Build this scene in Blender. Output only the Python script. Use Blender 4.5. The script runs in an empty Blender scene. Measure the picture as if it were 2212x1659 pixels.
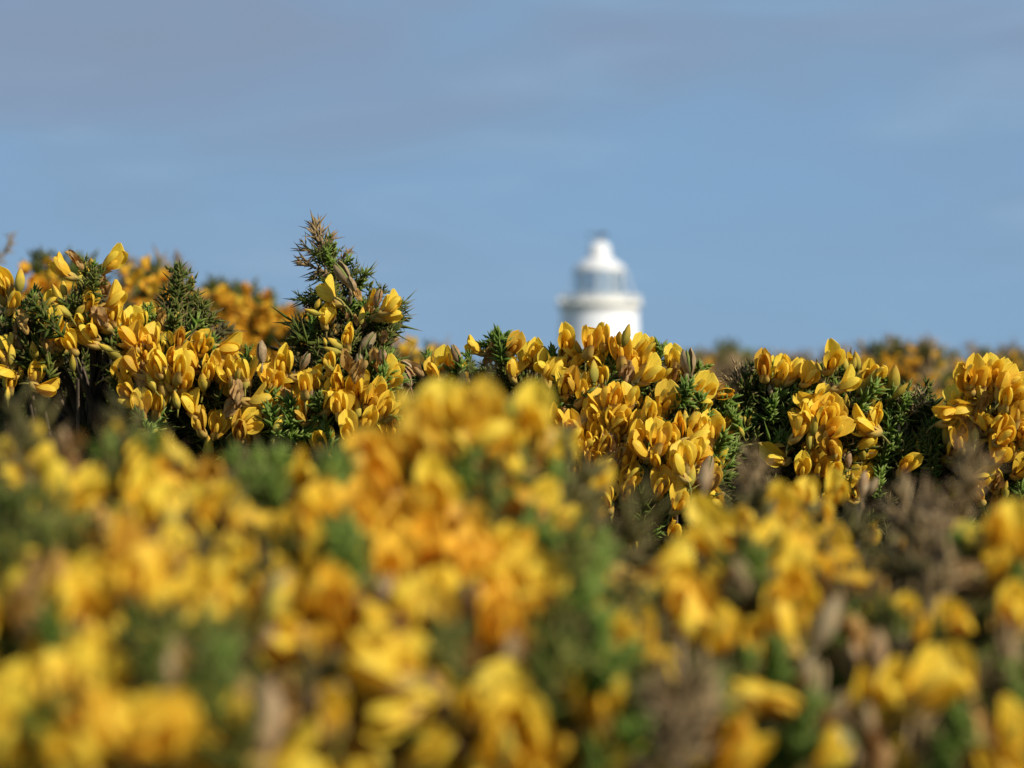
import bpy, math, random
import numpy as np
from mathutils import Matrix, Vector, Euler

random.seed(7)
rng = np.random.default_rng(7)
R = math.radians
SC = bpy.context.scene
COL = SC.collection

# ------------------------------------------------------------------ camera, sky, sun, exposure
EYE = 1.10                                   # camera height: just over the tops of the gorse
LENS, SENS = 70.0, 36.0
FOCUS = 1.19
cam = bpy.data.cameras.new('camera')
cam.lens, cam.sensor_width = LENS, SENS
cam.clip_start, cam.clip_end = 0.02, 6000
cam.dof.use_dof = True
cam.dof.focus_distance = FOCUS
cam.dof.aperture_fstop = 8.4
cam.dof.aperture_blades = 0
camo = bpy.data.objects.new('camera', cam)
COL.objects.link(camo)
camo.location = (0, 0, EYE)
camo.rotation_euler = (R(90), 0, 0)
SC.camera = camo

SUN_AZ, SUN_EL = R(130), R(36)               # azimuth clockwise from +Y (the view direction): behind, to the right
sdir = Vector((math.sin(SUN_AZ) * math.cos(SUN_EL), math.cos(SUN_AZ) * math.cos(SUN_EL), math.sin(SUN_EL)))
W = bpy.data.worlds.new('World')
SC.world = W
W.use_nodes = True
nt = W.node_tree
nt.nodes.clear()
def N(t, typ, **kw):
    n = t.nodes.new(typ)
    for k, v in kw.items():
        setattr(n, k, v)
    return n
sky = N(nt, 'ShaderNodeTexSky', sky_type='NISHITA', sun_disc=False, sun_elevation=SUN_EL, sun_rotation=SUN_AZ,
        altitude=0, air_density=1.0, dust_density=0.25, ozone_density=3.0)
tint = N(nt, 'ShaderNodeMix', data_type='RGBA', blend_type='MULTIPLY')
tint.inputs[0].default_value = 1.0
tint.inputs[7].default_value = (0.60, 0.70, 0.83, 1)
nt.links.new(sky.outputs[0], tint.inputs[6])
# thin veils of cloud: direction projected on a layer overhead, the same rule over the whole sky
tc = N(nt, 'ShaderNodeTexCoord')
mp = N(nt, 'ShaderNodeMapping')
mp.inputs['Rotation'].default_value = (0, R(-12), 0)
mp.inputs['Scale'].default_value = (3.6, 3.6, 12)
mp.inputs['Location'].default_value = (4.1, 0.2, 2.3)
nt.links.new(tc.outputs['Generated'], mp.inputs[0])
cn = N(nt, 'ShaderNodeTexNoise')
cn.inputs['Scale'].default_value = 1.0
cn.inputs['Detail'].default_value = 3
cn.inputs['Roughness'].default_value = 0.5
cn.inputs['Distortion'].default_value = 0.35
nt.links.new(mp.outputs[0], cn.inputs['Vector'])
cr = N(nt, 'ShaderNodeValToRGB')
cr.color_ramp.interpolation = 'EASE'
cr.color_ramp.elements[0].position, cr.color_ramp.elements[0].color = 0.25, (0, 0, 0, 1)
cr.color_ramp.elements[1].position, cr.color_ramp.elements[1].color = 0.66, (0.95, 0.85, 0.85, 1)
nt.links.new(cn.outputs['Fac'], cr.inputs[0])
# veil thins out towards the horizon (as thin high cloud seen here does)
sx = N(nt, 'ShaderNodeSeparateXYZ')
nt.links.new(tc.outputs['Generated'], sx.inputs[0])
mr = N(nt, 'ShaderNodeMapRange')
mr.inputs['From Min'].default_value, mr.inputs['From Max'].default_value = 0.02, 0.17
mr.inputs['To Min'].default_value, mr.inputs['To Max'].default_value = 0.10, 1.0
nt.links.new(sx.outputs[2], mr.inputs[0])
mu = N(nt, 'ShaderNodeMath', operation='MULTIPLY')
nt.links.new(cr.outputs[0], mu.inputs[0]); nt.links.new(mr.outputs[0], mu.inputs[1])
cl = N(nt, 'ShaderNodeMix', data_type='RGBA')
nt.links.new(mu.outputs[0], cl.inputs[0])
thin = N(nt, 'ShaderNodeMix', data_type='RGBA')      # thin even high haze that flattens the clear sky's gradient
thin.inputs[0].default_value = 0.90
nt.links.new(tint.outputs[2], thin.inputs[6])
thin.inputs[7].default_value = (2.17, 3.74, 5.78, 1)
nt.links.new(thin.outputs[2], cl.inputs[6])
cl.inputs[7].default_value = (2.36, 3.02, 4.2, 1)
bg = N(nt, 'ShaderNodeBackground')
bg.inputs[1].default_value = 0.083
mp2 = N(nt, 'ShaderNodeMapping')                       # faint paler streaks
mp2.inputs['Rotation'].default_value = (0, R(16), 0)
mp2.inputs['Scale'].default_value = (5, 5, 26)
mp2.inputs['Location'].default_value = (2.0, 1.0, 5.0)
nt.links.new(tc.outputs['Generated'], mp2.inputs[0])
wn = N(nt, 'ShaderNodeTexNoise')
wn.inputs['Scale'].default_value, wn.inputs['Detail'].default_value, wn.inputs['Roughness'].default_value, wn.inputs['Distortion'].default_value = 1.0, 5, .55, .6
nt.links.new(mp2.outputs[0], wn.inputs['Vector'])
wr = N(nt, 'ShaderNodeValToRGB'); wr.color_ramp.interpolation = 'EASE'
wr.color_ramp.elements[0].position, wr.color_ramp.elements[0].color = .46, (0, 0, 0, 1)
wr.color_ramp.elements[1].position, wr.color_ramp.elements[1].color = .78, (.55, .55, .55, 1)
nt.links.new(wn.outputs['Fac'], wr.inputs[0])
st = N(nt, 'ShaderNodeMix', data_type='RGBA')
nt.links.new(wr.outputs[0], st.inputs[0]); nt.links.new(cl.outputs[2], st.inputs[6])
st.inputs[7].default_value = (3.0, 4.45, 6.2, 1)
nt.links.new(st.outputs[2], bg.inputs[0])
wo = N(nt, 'ShaderNodeOutputWorld')
nt.links.new(bg.outputs[0], wo.inputs[0])

sl = bpy.data.lights.new('sun', 'SUN')
sl.energy, sl.angle, sl.color = 5.0, R(0.53), (1.0, 0.93, 0.82)
so = bpy.data.objects.new('sun', sl)
COL.objects.link(so)
so.rotation_euler = (-sdir).to_track_quat('-Z', 'Y').to_euler()
so.location = (3, -3, 6)
SC.view_settings.view_transform = 'Standard'
SC.view_settings.look = 'None'
SC.view_settings.exposure = 0.3
SC.view_settings.gamma = 1.0
SC.view_settings.use_curve_mapping = False
SC.cycles.use_denoising = True
SC.cycles.max_bounces = 8
SC.cycles.transparent_max_bounces = 12

# ------------------------------------------------------------------ helpers
PX = SENS / LENS / 2212.0                    # metres per photo pixel (2212 wide) at one metre
def at(px, py, Y):
    return Vector(((px - 1106.0) * PX * Y, Y, EYE + (829.5 - py) * PX * Y))

def mesh(name, V, F, mat=None, att=None, smooth=True):
    """V (n,3), F list of tuples or (m,3|4) array -> mesh data; att (n,3) is stored as point vector 'pa'."""
    V = np.asarray(V, np.float32)
    me = bpy.data.meshes.new(name)
    if isinstance(F, np.ndarray):
        k = F.shape[1]
        me.vertices.add(len(V)); me.vertices.foreach_set('co', V.ravel())
        me.loops.add(F.size); me.loops.foreach_set('vertex_index', F.ravel().astype(np.int32))
        me.polygons.add(len(F))
        me.polygons.foreach_set('loop_start', np.arange(0, F.size, k, dtype=np.int32))
        me.update(calc_edges=True)
    else:
        me.from_pydata([tuple(map(float, v)) for v in V], [], F)
    if smooth:
        me.polygons.foreach_set('use_smooth', np.ones(len(me.polygons), bool))
    if att is not None:
        a = me.attributes.new('pa', 'FLOAT_VECTOR', 'POINT')
        a.data.foreach_set('vector', np.asarray(att, np.float32).ravel())
    if mat is not None:
        me.materials.append(mat)
    me.update()
    return me

def obj(name, me, parent=None, M=None, loc=None):
    o = bpy.data.objects.new(name, me)
    COL.objects.link(o)
    if parent is not None:
        o.parent = parent
    if M is not None:
        o.matrix_local = M
    elif loc is not None:
        o.location = loc
    return o

def tag(o, label=None, cat=None, group=None, kind=None):
    if label: o['label'] = label
    if cat: o['category'] = cat
    if group: o['group'] = group
    if kind: o['kind'] = kind
    return o

class MB:
    """collects vertices, faces and the point attribute of one mesh"""
    def __init__(s):
        s.V, s.F, s.A = [], [], []
    def add(s, V, F, A=None):
        b = len(s.V)
        s.V += [tuple(v) for v in V]
        s.F += [tuple(i + b for i in f) for f in F]
        s.A += [tuple(a) for a in (A if A is not None else [(0, 0, 0)] * len(V))]
        return s
    def grid(s, P, A, flip=False):
        """P[i][j] points"""
        n, m = len(P), len(P[0])
        V = [p for r in P for p in r]
        F = []
        for i in range(n - 1):
            for j in range(m - 1):
                q = (i * m + j, i * m + j + 1, (i + 1) * m + j + 1, (i + 1) * m + j)
                F.append(q[::-1] if flip else q)
        return s.add(V, F, [a for r in A for a in r])
    def tube(s, pts, rad, seg=6, att=None, cap=True):
        ps = [Vector(p) for p in pts]
        rows, ar = [], []
        for i, p in enumerate(ps):
            d = (ps[min(i + 1, len(ps) - 1)] - ps[max(i - 1, 0)]).normalized()
            a = d.orthogonal().normalized(); b = d.cross(a)
            r = rad[i] if hasattr(rad, '__len__') else rad
            rows.append([p + (a * math.cos(2 * math.pi * k / seg) + b * math.sin(2 * math.pi * k / seg)) * r for k in range(seg)])
            ar.append([(att if att else (0, i / max(1, len(ps) - 1), 0))] * seg)
        b0 = len(s.V)
        for r, a in zip(rows, ar):
            s.V += [tuple(v) for v in r]; s.A += a
        for i in range(len(ps) - 1):
            for k in range(seg):
                s.F.append((b0 + i * seg + k, b0 + i * seg + (k + 1) % seg, b0 + (i + 1) * seg + (k + 1) % seg, b0 + (i + 1) * seg + k))
        if cap:
            s.F.append(tuple(b0 + k for k in range(seg))[::-1])
            s.F.append(tuple(b0 + (len(ps) - 1) * seg + k for k in range(seg)))
        return s
    def lathe(s, prof, seg=32, closed=False):
        b0 = len(s.V)
        for i, (r, z) in enumerate(prof):
            for k in range(seg):
                t = 2 * math.pi * k / seg
                s.V.append((r * math.cos(t), r * math.sin(t), z)); s.A.append((k / seg, i / (len(prof) - 1), 0))
        for i in range(len(prof) - 1):
            for k in range(seg):
                s.F.append((b0 + i * seg + k, b0 + i * seg + (k + 1) % seg, b0 + (i + 1) * seg + (k + 1) % seg, b0 + (i + 1) * seg + k))
        return s
    def box(s, c, d, rz=0.0):
        ca, sa = math.cos(rz), math.sin(rz)
        V = []
        for x, y, z in ((-1,-1,-1),(1,-1,-1),(1,1,-1),(-1,1,-1),(-1,-1,1),(1,-1,1),(1,1,1),(-1,1,1)):
            x, y, z = x * d[0] / 2, y * d[1] / 2, z * d[2] / 2
            V.append((c[0] + x * ca - y * sa, c[1] + x * sa + y * ca, c[2] + z))
        return s.add(V, [(3,2,1,0),(4,5,6,7),(0,1,5,4),(1,2,6,5),(2,3,7,6),(3,0,4,7)])
    def build(s, name, mat, smooth=True):
        return mesh(name, s.V, s.F, mat, s.A, smooth)

# ------------------------------------------------------------------ materials
def material(name):
    m = bpy.data.materials.new(name); m.use_nodes = True
    t = m.node_tree
    p = t.nodes['Principled BSDF']
    return m, t, p, t.nodes['Material Output']
def ramp(t, stops, src):
    r = N(t, 'ShaderNodeValToRGB')
    e = r.color_ramp.elements
    while len(e) < len(stops): e.new(0.5)
    for q, (pos, c) in zip(e, stops):
        q.position, q.color = pos, (*c, 1)
    t.links.new(src, r.inputs[0])
    return r.outputs[0]
def mix(t, fac, a, b, mode='MIX'):
    n = N(t, 'ShaderNodeMix', data_type='RGBA', blend_type=mode)
    for i, v in ((0, fac), (6, a), (7, b)):
        if isinstance(v, bpy.types.NodeSocket): t.links.new(v, n.inputs[i])
        elif i == 0: n.inputs[0].default_value = v
        else: n.inputs[i].default_value = (*v, 1)
    return n.outputs[2]
def attr(t):
    a = N(t, 'ShaderNodeAttribute', attribute_name='pa')
    s = N(t, 'ShaderNodeSeparateXYZ'); t.links.new(a.outputs['Vector'], s.inputs[0])
    return a, s
def noise(t, scale, vec=None, detail=3):
    n = N(t, 'ShaderNodeTexNoise'); n.inputs['Scale'].default_value = scale; n.inputs['Detail'].default_value = detail
    if vec is not None: t.links.new(vec, n.inputs['Vector'])
    return n.outputs['Fac']
def objcoord(t):
    """object coordinates shifted by the object's own random number, so copies do not repeat"""
    tcn = N(t, 'ShaderNodeTexCoord'); oi = N(t, 'ShaderNodeObjectInfo')
    v = N(t, 'ShaderNodeVectorMath', operation='ADD')
    k = N(t, 'ShaderNodeMath', operation='MULTIPLY'); k.inputs[1].default_value = 0.37
    t.links.new(oi.outputs['Random'], k.inputs[0])
    t.links.new(tcn.outputs['Object'], v.inputs[0]); t.links.new(k.outputs[0], v.inputs[1])
    return v.outputs[0], oi
def leafy(t, p, out, base, trans, amount, rough=0.5, spec=0.25):
    t.links.new(base, p.inputs['Base Color'])
    p.inputs['Roughness'].default_value = rough
    p.inputs['Specular IOR Level'].default_value = spec
    tr = N(t, 'ShaderNodeBsdfTranslucent')
    if isinstance(trans, bpy.types.NodeSocket): t.links.new(trans, tr.inputs[0])
    else: tr.inputs[0].default_value = (*trans, 1)
    mx = N(t, 'ShaderNodeMixShader'); mx.inputs[0].default_value = amount
    t.links.new(p.outputs[0], mx.inputs[1]); t.links.new(tr.outputs[0], mx.inputs[2])
    t.links.new(mx.outputs[0], out.inputs[0])

def petal_material():
    m, t, p, out = material('yellow petal')
    a, s = attr(t)
    v, oi = objcoord(t)
    sc = N(t, 'ShaderNodeSeparateColor'); t.links.new(oi.outputs['Color'], sc.inputs[0])
    hue = mix(t, sc.outputs[0], (0.93, 0.73, 0.075), (0.90, 0.53, 0.04))          # lemon to amber, set per flower
    basec = mix(t, 1.0, hue, ramp(t, [(0.0, (0.80, 0.50, 0.30)), (0.30, (0.95, 0.86, 0.75)), (0.6, (1, 1, 1))], s.outputs[1]), 'MULTIPLY')
    vm = N(t, 'ShaderNodeMapping'); vm.inputs['Scale'].default_value = (9, 1.4, 1)
    t.links.new(a.outputs['Vector'], vm.inputs[0])
    veins = ramp(t, [(0.38, (0.80, 0.70, 0.55)), (0.58, (1, 1, 1))], noise(t, 3.0, vm.outputs[0], 3))
    c = mix(t, 0.75, basec, mix(t, 1.0, basec, veins, 'MULTIPLY'))
    c = mix(t, ramp(t, [(0.66, (0, 0, 0)), (0.8, (0.55, 0.55, 0.55))], noise(t, 260, v, 2)), c, (0.52, 0.23, 0.03))
    c = mix(t, sc.outputs[1], c, (0.40, 0.17, 0.035))                                   # faded flowers turn brown
    tr = mix(t, 1.0, c, (1.0, 0.88, 0.6), 'MULTIPLY')
    leafy(t, p, out, c, tr, 0.44, 0.5, 0.22)
    bp = N(t, 'ShaderNodeBump'); bp.inputs['Strength'].default_value = 0.25; bp.inputs['Distance'].default_value = 0.0008
    t.links.new(noise(t, 3.0, vm.outputs[0], 2), bp.inputs['Height']); t.links.new(bp.outputs[0], p.inputs['Normal'])
    return m
def calyx_material():
    m, t, p, out = material('felted calyx')
    a, s = attr(t); v, oi = objcoord(t)
    c = ramp(t, [(0.0, (0.20, 0.20, 0.05)), (0.35, (0.40, 0.30, 0.07)), (0.8, (0.55, 0.36, 0.07)), (1.0, (0.34, 0.17, 0.05))], s.outputs[1])
    c = mix(t, ramp(t, [(0.45, (0, 0, 0)), (0.75, (0.7, 0.7, 0.7))], noise(t, 420, v)), c, (0.33, 0.20, 0.08))
    leafy(t, p, out, c, (0.5, 0.35, 0.06), 0.15, 0.8, 0.1)
    return m
def bud_material():
    m, t, p, out = material('downy bud')
    a, s = attr(t); v, oi = objcoord(t)
    sc = N(t, 'ShaderNodeSeparateColor'); t.links.new(oi.outputs['Color'], sc.inputs[0])
    ripe = ramp(t, [(0.0, (0.24, 0.21, 0.04)), (0.30, (0.54, 0.42, 0.065)), (0.65, (0.74, 0.51, 0.05)), (1.0, (0.55, 0.28, 0.04))], s.outputs[1])
    green = ramp(t, [(0.0, (0.15, 0.15, 0.025)), (0.4, (0.33, 0.28, 0.04)), (0.85, (0.44, 0.31, 0.04)), (1.0, (0.22, 0.09, 0.03))], s.outputs[1])
    c = mix(t, sc.outputs[0], ripe, green)
    c = mix(t, ramp(t, [(0.5, (0, 0, 0)), (0.8, (0.45, 0.45, 0.45))], noise(t, 500, v)), c, (0.30, 0.16, 0.05))
    leafy(t, p, out, c, (0.55, 0.40, 0.05), 0.15, 0.75, 0.12)
    return m
def withered_material():
    m, t, p, out = material('withered petal')
    a, s = attr(t); v, oi = objcoord(t)
    c = ramp(t, [(0.0, (0.22, 0.13, 0.05)), (0.5, (0.36, 0.22, 0.09)), (1.0, (0.48, 0.33, 0.18))], noise(t, 220, v))
    c = mix(t, oi.outputs['Random'], c, mix(t, 0.5, c, (0.62, 0.38, 0.05)))
    leafy(t, p, out, c, (0.45, 0.2, 0.05), 0.25, 0.75, 0.1)
    return m
def pod_material():
    m, t, p, out = material('seed pod')
    a, s = attr(t); v, oi = objcoord(t)
    husk = ramp(t, [(0.25, (0.17, 0.085, 0.04)), (0.55, (0.33, 0.19, 0.09)), (0.75, (0.40, 0.33, 0.20))], noise(t, 330, v, 5))
    husk = mix(t, oi.outputs['Random'], husk, mix(t, 0.5, husk, (0.26, 0.27, 0.15)))
    c = mix(t, s.outputs[2], husk, (0.19, 0.22, 0.055))
    leafy(t, p, out, c, (0.3, 0.2, 0.08), 0.12, 0.7, 0.15)
    return m
def spine_material(name, stops, tip, trans, amount=0.18):
    m, t, p, out = material(name)
    a, s = attr(t); v, oi = objcoord(t)
    c = ramp(t, stops, s.outputs[2])                                                    # every spine its own shade
    c = mix(t, 0.35, c, mix(t, oi.outputs['Random'], mix(t, 0.5, c, (0.03, 0.05, 0.015)), mix(t, 0.4, c, (0.22, 0.24, 0.04))))
    c = mix(t, ramp(t, [(0.62, (0, 0, 0)), (0.95, (0.9, 0.9, 0.9))], s.outputs[0]), c, tip)
    leafy(t, p, out, c, trans, amount, 0.6, 0.12)
    return m
def bark_material():
    m, t, p, out = material('gorse bark')
    v, oi = objcoord(t)
    c = ramp(t, [(0.3, (0.07, 0.05, 0.03)), (0.7, (0.17, 0.12, 0.075))], noise(t, 90, v, 5))
    t.links.new(c, p.inputs['Base Color']); p.inputs['Roughness'].default_value = 0.9
    return m
M_PETAL, M_CALYX, M_BUD, M_WITH, M_POD, M_BARK = petal_material(), calyx_material(), bud_material(), withered_material(), pod_material(), bark_material()
M_FRESH = spine_material('fresh green spines', [(0.0, (0.055, 0.12, 0.010)), (0.5, (0.10, 0.165, 0.018)), (1.0, (0.19, 0.25, 0.045))], (0.30, 0.34, 0.10), (0.22, 0.38, 0.04), 0.25)
M_SPINE = spine_material('green spines', [(0.0, (0.022, 0.040, 0.005)), (0.5, (0.072, 0.094, 0.012)), (1.0, (0.175, 0.18, 0.035))], (0.23, 0.13, 0.06), (0.16, 0.23, 0.02), 0.16)
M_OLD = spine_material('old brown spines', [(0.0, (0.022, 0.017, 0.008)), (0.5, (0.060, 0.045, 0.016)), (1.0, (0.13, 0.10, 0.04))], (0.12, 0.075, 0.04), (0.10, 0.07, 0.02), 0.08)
M_DRY = spine_material('dry spines', [(0.0, (0.12, 0.075, 0.035)), (0.5, (0.27, 0.175, 0.085)), (1.0, (0.48, 0.35, 0.20))], (0.16, 0.09, 0.06), (0.3, 0.2, 0.1), 0.1)

# ------------------------------------------------------------------ gorse pieces (real size, metres)
mm = 0.001
def banner_mesh(Wd, L, phi, lean, seed):
    """the folded upright petal: two halves meeting at a sharp midrib. Forward is -Y, up is +Z"""
    r = random.Random(seed)
    nv, nu = 12, 6
    b = MB()
    a1, a2, k1, k2 = r.uniform(0, 6), r.uniform(0, 6), r.uniform(.15, .45) * mm, r.uniform(1, 2)
    for side in (-1, 1):
        f = phi * (1 + r.uniform(-.2, .2))
        P, A = [], []
        for i in range(nv):
            v = math.sin(math.pi / 2 * (i / (nv - 1))) ** 1.12
            row, ar = [], []
            for j in range(nu):
                u = j / (nu - 1)
                s = L * (v * (1 - 0.10 * (1 - u) ** 3 * v ** 4 - 0.12 * u ** 3 * v ** 3))
                q = s / L
                # midrib curve, integrated in closed steps
                y = z = 0.0; st = 10
                for k in range(st):
                    qq = q * (k + .5) / st
                    th = R(28) + (lean - R(28)) * min(1, qq / 0.38) + R(10) * max(0, qq - .6)
                    y += math.cos(th) * s / st; z += math.sin(th) * s / st
                th = R(28) + (lean - R(28)) * min(1, q / 0.38)
                vv = v
                w = Wd / 2 * ((0.30 + 0.70 * math.sin(min(1, vv / .55) * math.pi / 2) ** 1.15) if vv < .55 else max(0, 1 - ((vv - .55) / .475) ** 3.0) ** .5)
                x = u * w
                cup = 0.10 * x * x / (Wd / 2) - 0.9 * mm * v ** 4
                nx, ny, nz = 0, math.sin(th), -math.cos(th)
                off = x * math.sin(f) - cup + k1 * math.sin(a1 + k2 * 3 * v + u * 4) * u
                row.append((side * x * math.cos(f), -(y + ny * off), z + nz * off))
                ar.append((0.5 + side * u / 2, v, 0))
            P.append(row); A.append(ar)
        b.grid(P, A, side > 0)
    return b.build('banner_petal', M_PETAL)

def wing_mesh(side, L, H, spread, rise, seed):
    r = random.Random(seed)
    b = MB(); P, A = [], []
    nv, nu = 9, 6
    for i in range(nv):
        v = i / (nv - 1)
        h = H * (0.22 + 0.78 * math.sin(min(1, v / .55) * math.pi / 2) if v < .55 else max(0.05, math.sqrt(max(0, 1 - ((v - .55) / .46) ** 2))))
        row, ar = [], []
        for j in range(nu):
            u = j / (nu - 1)
            ang = R(-35) + u * R(150)                     # wraps from under the keel over its side
            rad = h / 2
            x = spread * mm * (0.5 + 0.5 * v) * 0.4 + rad * 0.72 * math.cos(ang)
            z = rad * math.sin(ang)
            y = 2 * mm + v * L
            zz = z + rise * v * v * L
            row.append((side * x, -y, zz)); ar.append((u, 0.25 + v * .75, 0))
        P.append(row); A.append(ar)
    b.grid(P, A, side > 0)
    return b.build('wing_petal', M_PETAL)

def keel_mesh(L, rise):
    b = MB(); P, A = [], []
    nv, seg = 8, 8
    for i in range(nv):
        v = i / (nv - 1)
        rr = (0.3 + 0.7 * math.sin(min(1, v / .5) * math.pi / 2)) if v < .5 else max(0.02, math.sqrt(max(0, 1 - ((v - .5) / .5) ** 2)))
        P.append([(1.5 * mm * rr * math.cos(t), -(1.5 * mm + v * L), 2.1 * mm * rr * math.sin(t) + rise * v * v * L - .5 * mm) for t in [2 * math.pi * k / seg for k in range(seg + 1)]])
        A.append([(k / seg, .3 + v * .7, 0) for k in range(seg + 1)])
    b.grid(P, A)
    return b.build('keel_petal', M_PETAL)

def ovoid(b, L, r, axis, org, tipp=1.0, seg=10, nv=9, flat=1.0, bend=0.0, att2=0.0, ripple=0.0, dents=0):
    """pointed egg along axis 'y' (towards -Y) or 'z'"""
    P, A = [], []
    for i in range(nv):
        v = i / (nv - 1)
        rr = math.sin(math.pi * min(1, max(0, 0.06 + 0.94 * v ** 0.85))) ** (0.72 * tipp) if v < 1 else 0.02
        row, ar = [], []
        for k in range(seg + 1):
            t = 2 * math.pi * k / seg
            q = 1 + ripple * math.cos(2 * t)
            x, z2 = r * rr * q * math.cos(t), r * rr * q * math.sin(t) * flat
            if axis == 'z': row.append((org[0] + x + bend * v * v * L, org[1] + z2, org[2] + v * L))
            else: row.append((org[0] + x, org[1] - v * L, org[2] + z2 + bend * v * v * L))
            ar.append((k / seg, v, att2))
        P.append(row); A.append(ar)
    b.grid(P, A)
    return b

def calyx_mesh(seed):
    b = MB(); P, A = [], []
    nv, seg = 7, 16
    for i in range(nv):
        v = i / (nv - 1)
        row, ar = [], []
        for k in range(seg + 1):
            t = 2 * math.pi * k / seg
            lobe = 0.45 + 0.55 * abs(math.sin(t)) ** 0.8                # long lips above and below, cut back at the sides
            y = -4 * mm + v * lobe * 12 * mm
            rr = (0.25 + 0.75 * math.sin(min(1, v / .5) * math.pi / 2)) * (1 - 0.25 * max(0, v - .5))
            row.append((3.0 * mm * rr * math.cos(t), -y, 2.9 * mm * rr * math.sin(t) - 0.3 * mm)); ar.append((k / seg, v, 0))
        P.append(row); A.append(ar)
    b.grid(P, A)
    b.tube([(0, 4 * mm, 0), (0, 7 * mm, -1.5 * mm), (0, 10 * mm, -4 * mm)], [.7 * mm, .6 * mm, .6 * mm], 5, (0, 0, 0))
    return b.build('flower', M_CALYX)

BANNERS = [banner_mesh(w * mm, l * mm, R(f), R(le), 10 + i) for i, (w, l, f, le) in enumerate([
    (14.5, 17.8, 36, 64), (14.5, 18.2, 46, 58), (15.5, 17.5, 28, 70), (14, 18, 55, 52), (15, 18.5, 40, 66), (14.5, 16.5, 48, 72), (13.5, 18.5, 66, 48), (10.5, 17, 78, 36)])]
WINGS = [[wing_mesh(sd, l * mm, h * mm, sp, ri, 40 + i) for sd in (-1, 1)] for i, (l, h, sp, ri) in enumerate([(14.5, 8.6, 2.4, .16), (13.5, 8.8, 3.0, .24), (15, 8.0, 2.0, .10)])]
KEELS = [keel_mesh(11 * mm, .08), keel_mesh(10.5 * mm, .18)]
CALYX = [calyx_mesh(1)]

def bud_mesh(L, r, bend, split):
    b = MB()
    ovoid(b, L * mm, r * mm, 'z', (0, 0, 0), 1.05, 12, 11, 0.85, bend, 0, 0.06)
    if split:                                            # two felted lips over the lower part
        for sd in (-1, 1):
            P, A = [], []
            for i in range(7):
                v = i / 6
                rr = math.sin(math.pi * (0.08 + 0.5 * v)) ** .7 * (1 - .1 * v)
                P.append([((r + .35) * mm * rr * math.cos(t) + bend * (v * .62) ** 2 * L * mm, (r + .35) * mm * rr * .9 * math.sin(t), v * L * .62 * mm * (1 - .25 * abs(math.cos(t)))) for t in [sd * (0.12 + (math.pi - .24) * k / 6) for k in range(7)]])
                A.append([(k / 6, v * .45, 0) for k in range(7)])
            b.grid(P, A, sd < 0)
    b.tube([(0, 0, .5 * mm), (0, 1 * mm, -3 * mm), (0, 2 * mm, -6 * mm)], [.7 * mm, .6 * mm, .6 * mm], 5, (0, 0, 0))
    return b.build('bud', M_BUD)
BUDS = [bud_mesh(14, 2.8, .03, 1), bud_mesh(16, 3.1, -.06, 1), bud_mesh(12, 2.5, .08, 0), bud_mesh(15, 2.7, .1, 1)]

def withered_mesh(seed):
    r = random.Random(seed)
    b = MB()
    for n in range(4):                                   # limp, folded petals
        P, A = [], []
        Wd, L = r.uniform(5, 8) * mm, r.uniform(11, 16) * mm
        tw, of, tl = r.uniform(-1.2, 1.2), r.uniform(-2, 2) * mm, r.uniform(-.35, .35)
        ph = r.uniform(0, 6)
        for i in range(8):
            v = i / 7
            w = Wd * math.sin(math.pi * (0.1 + .85 * v)) ** .6
            row, ar = [], []
            for j in range(5):
                u = j / 4 - .5
                an = tw + v * 1.0 + n * 1.5
                x, y = u * w, 0.35 * w * (abs(u) * 2) ** 1.2 + .9 * mm * math.sin(ph + v * 9 + u * 7)
                row.append((of + x * math.cos(an) - y * math.sin(an) + tl * v * L, x * math.sin(an) + y * math.cos(an), 2 * mm + v * L)); ar.append((u + .5, v, 0))
            P.append(row); A.append(ar)
        b.grid(P, A)
    ovoid(b, 9 * mm, 2.4 * mm, 'z', (0, 0, -1 * mm), 1, 8, 6)
    return b.build('withered_flower', M_WITH)
WITHERED = [withered_mesh(s) for s in (3, 8, 15, 21)]

def pod_mesh(seed, gape):
    r = random.Random(seed)
    b = MB()
    ovoid(b, 15 * mm, 2.7 * mm, 'z', (0, 0, 0), 1.0, 10, 8, .6, 0.05, 1.0)
    for sd in (-1, 1):
        P, A = [], []
        for i in range(9):
            v = i / 8
            rr = math.sin(math.pi * (0.06 + .92 * v)) ** .7
            P.append([(3.4 * mm * rr * math.cos(t), sd * (abs(3.2 * mm * rr * math.sin(t)) + gape * mm * v * 1.4 + .2 * mm) + .25 * mm * math.sin(v * 11 + t * 3 + seed), v * (15.5 + r.uniform(-.4, .4)) * mm) for t in [0.1 + (math.pi - .2) * k / 6 for k in range(7)]])
            A.append([(k / 6, v, 0) for k in range(7)])
        b.grid(P, A, sd < 0)
    b.tube([(0, 0, 0), (0, 1 * mm, -4 * mm), (0, 2 * mm, -7 * mm)], .7 * mm, 5, (0, 0, 0))
    return b.build('seed_pod', M_POD)
PODS = [pod_mesh(2, .4), pod_mesh(5, 1.2), pod_mesh(9, .1)]

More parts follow.
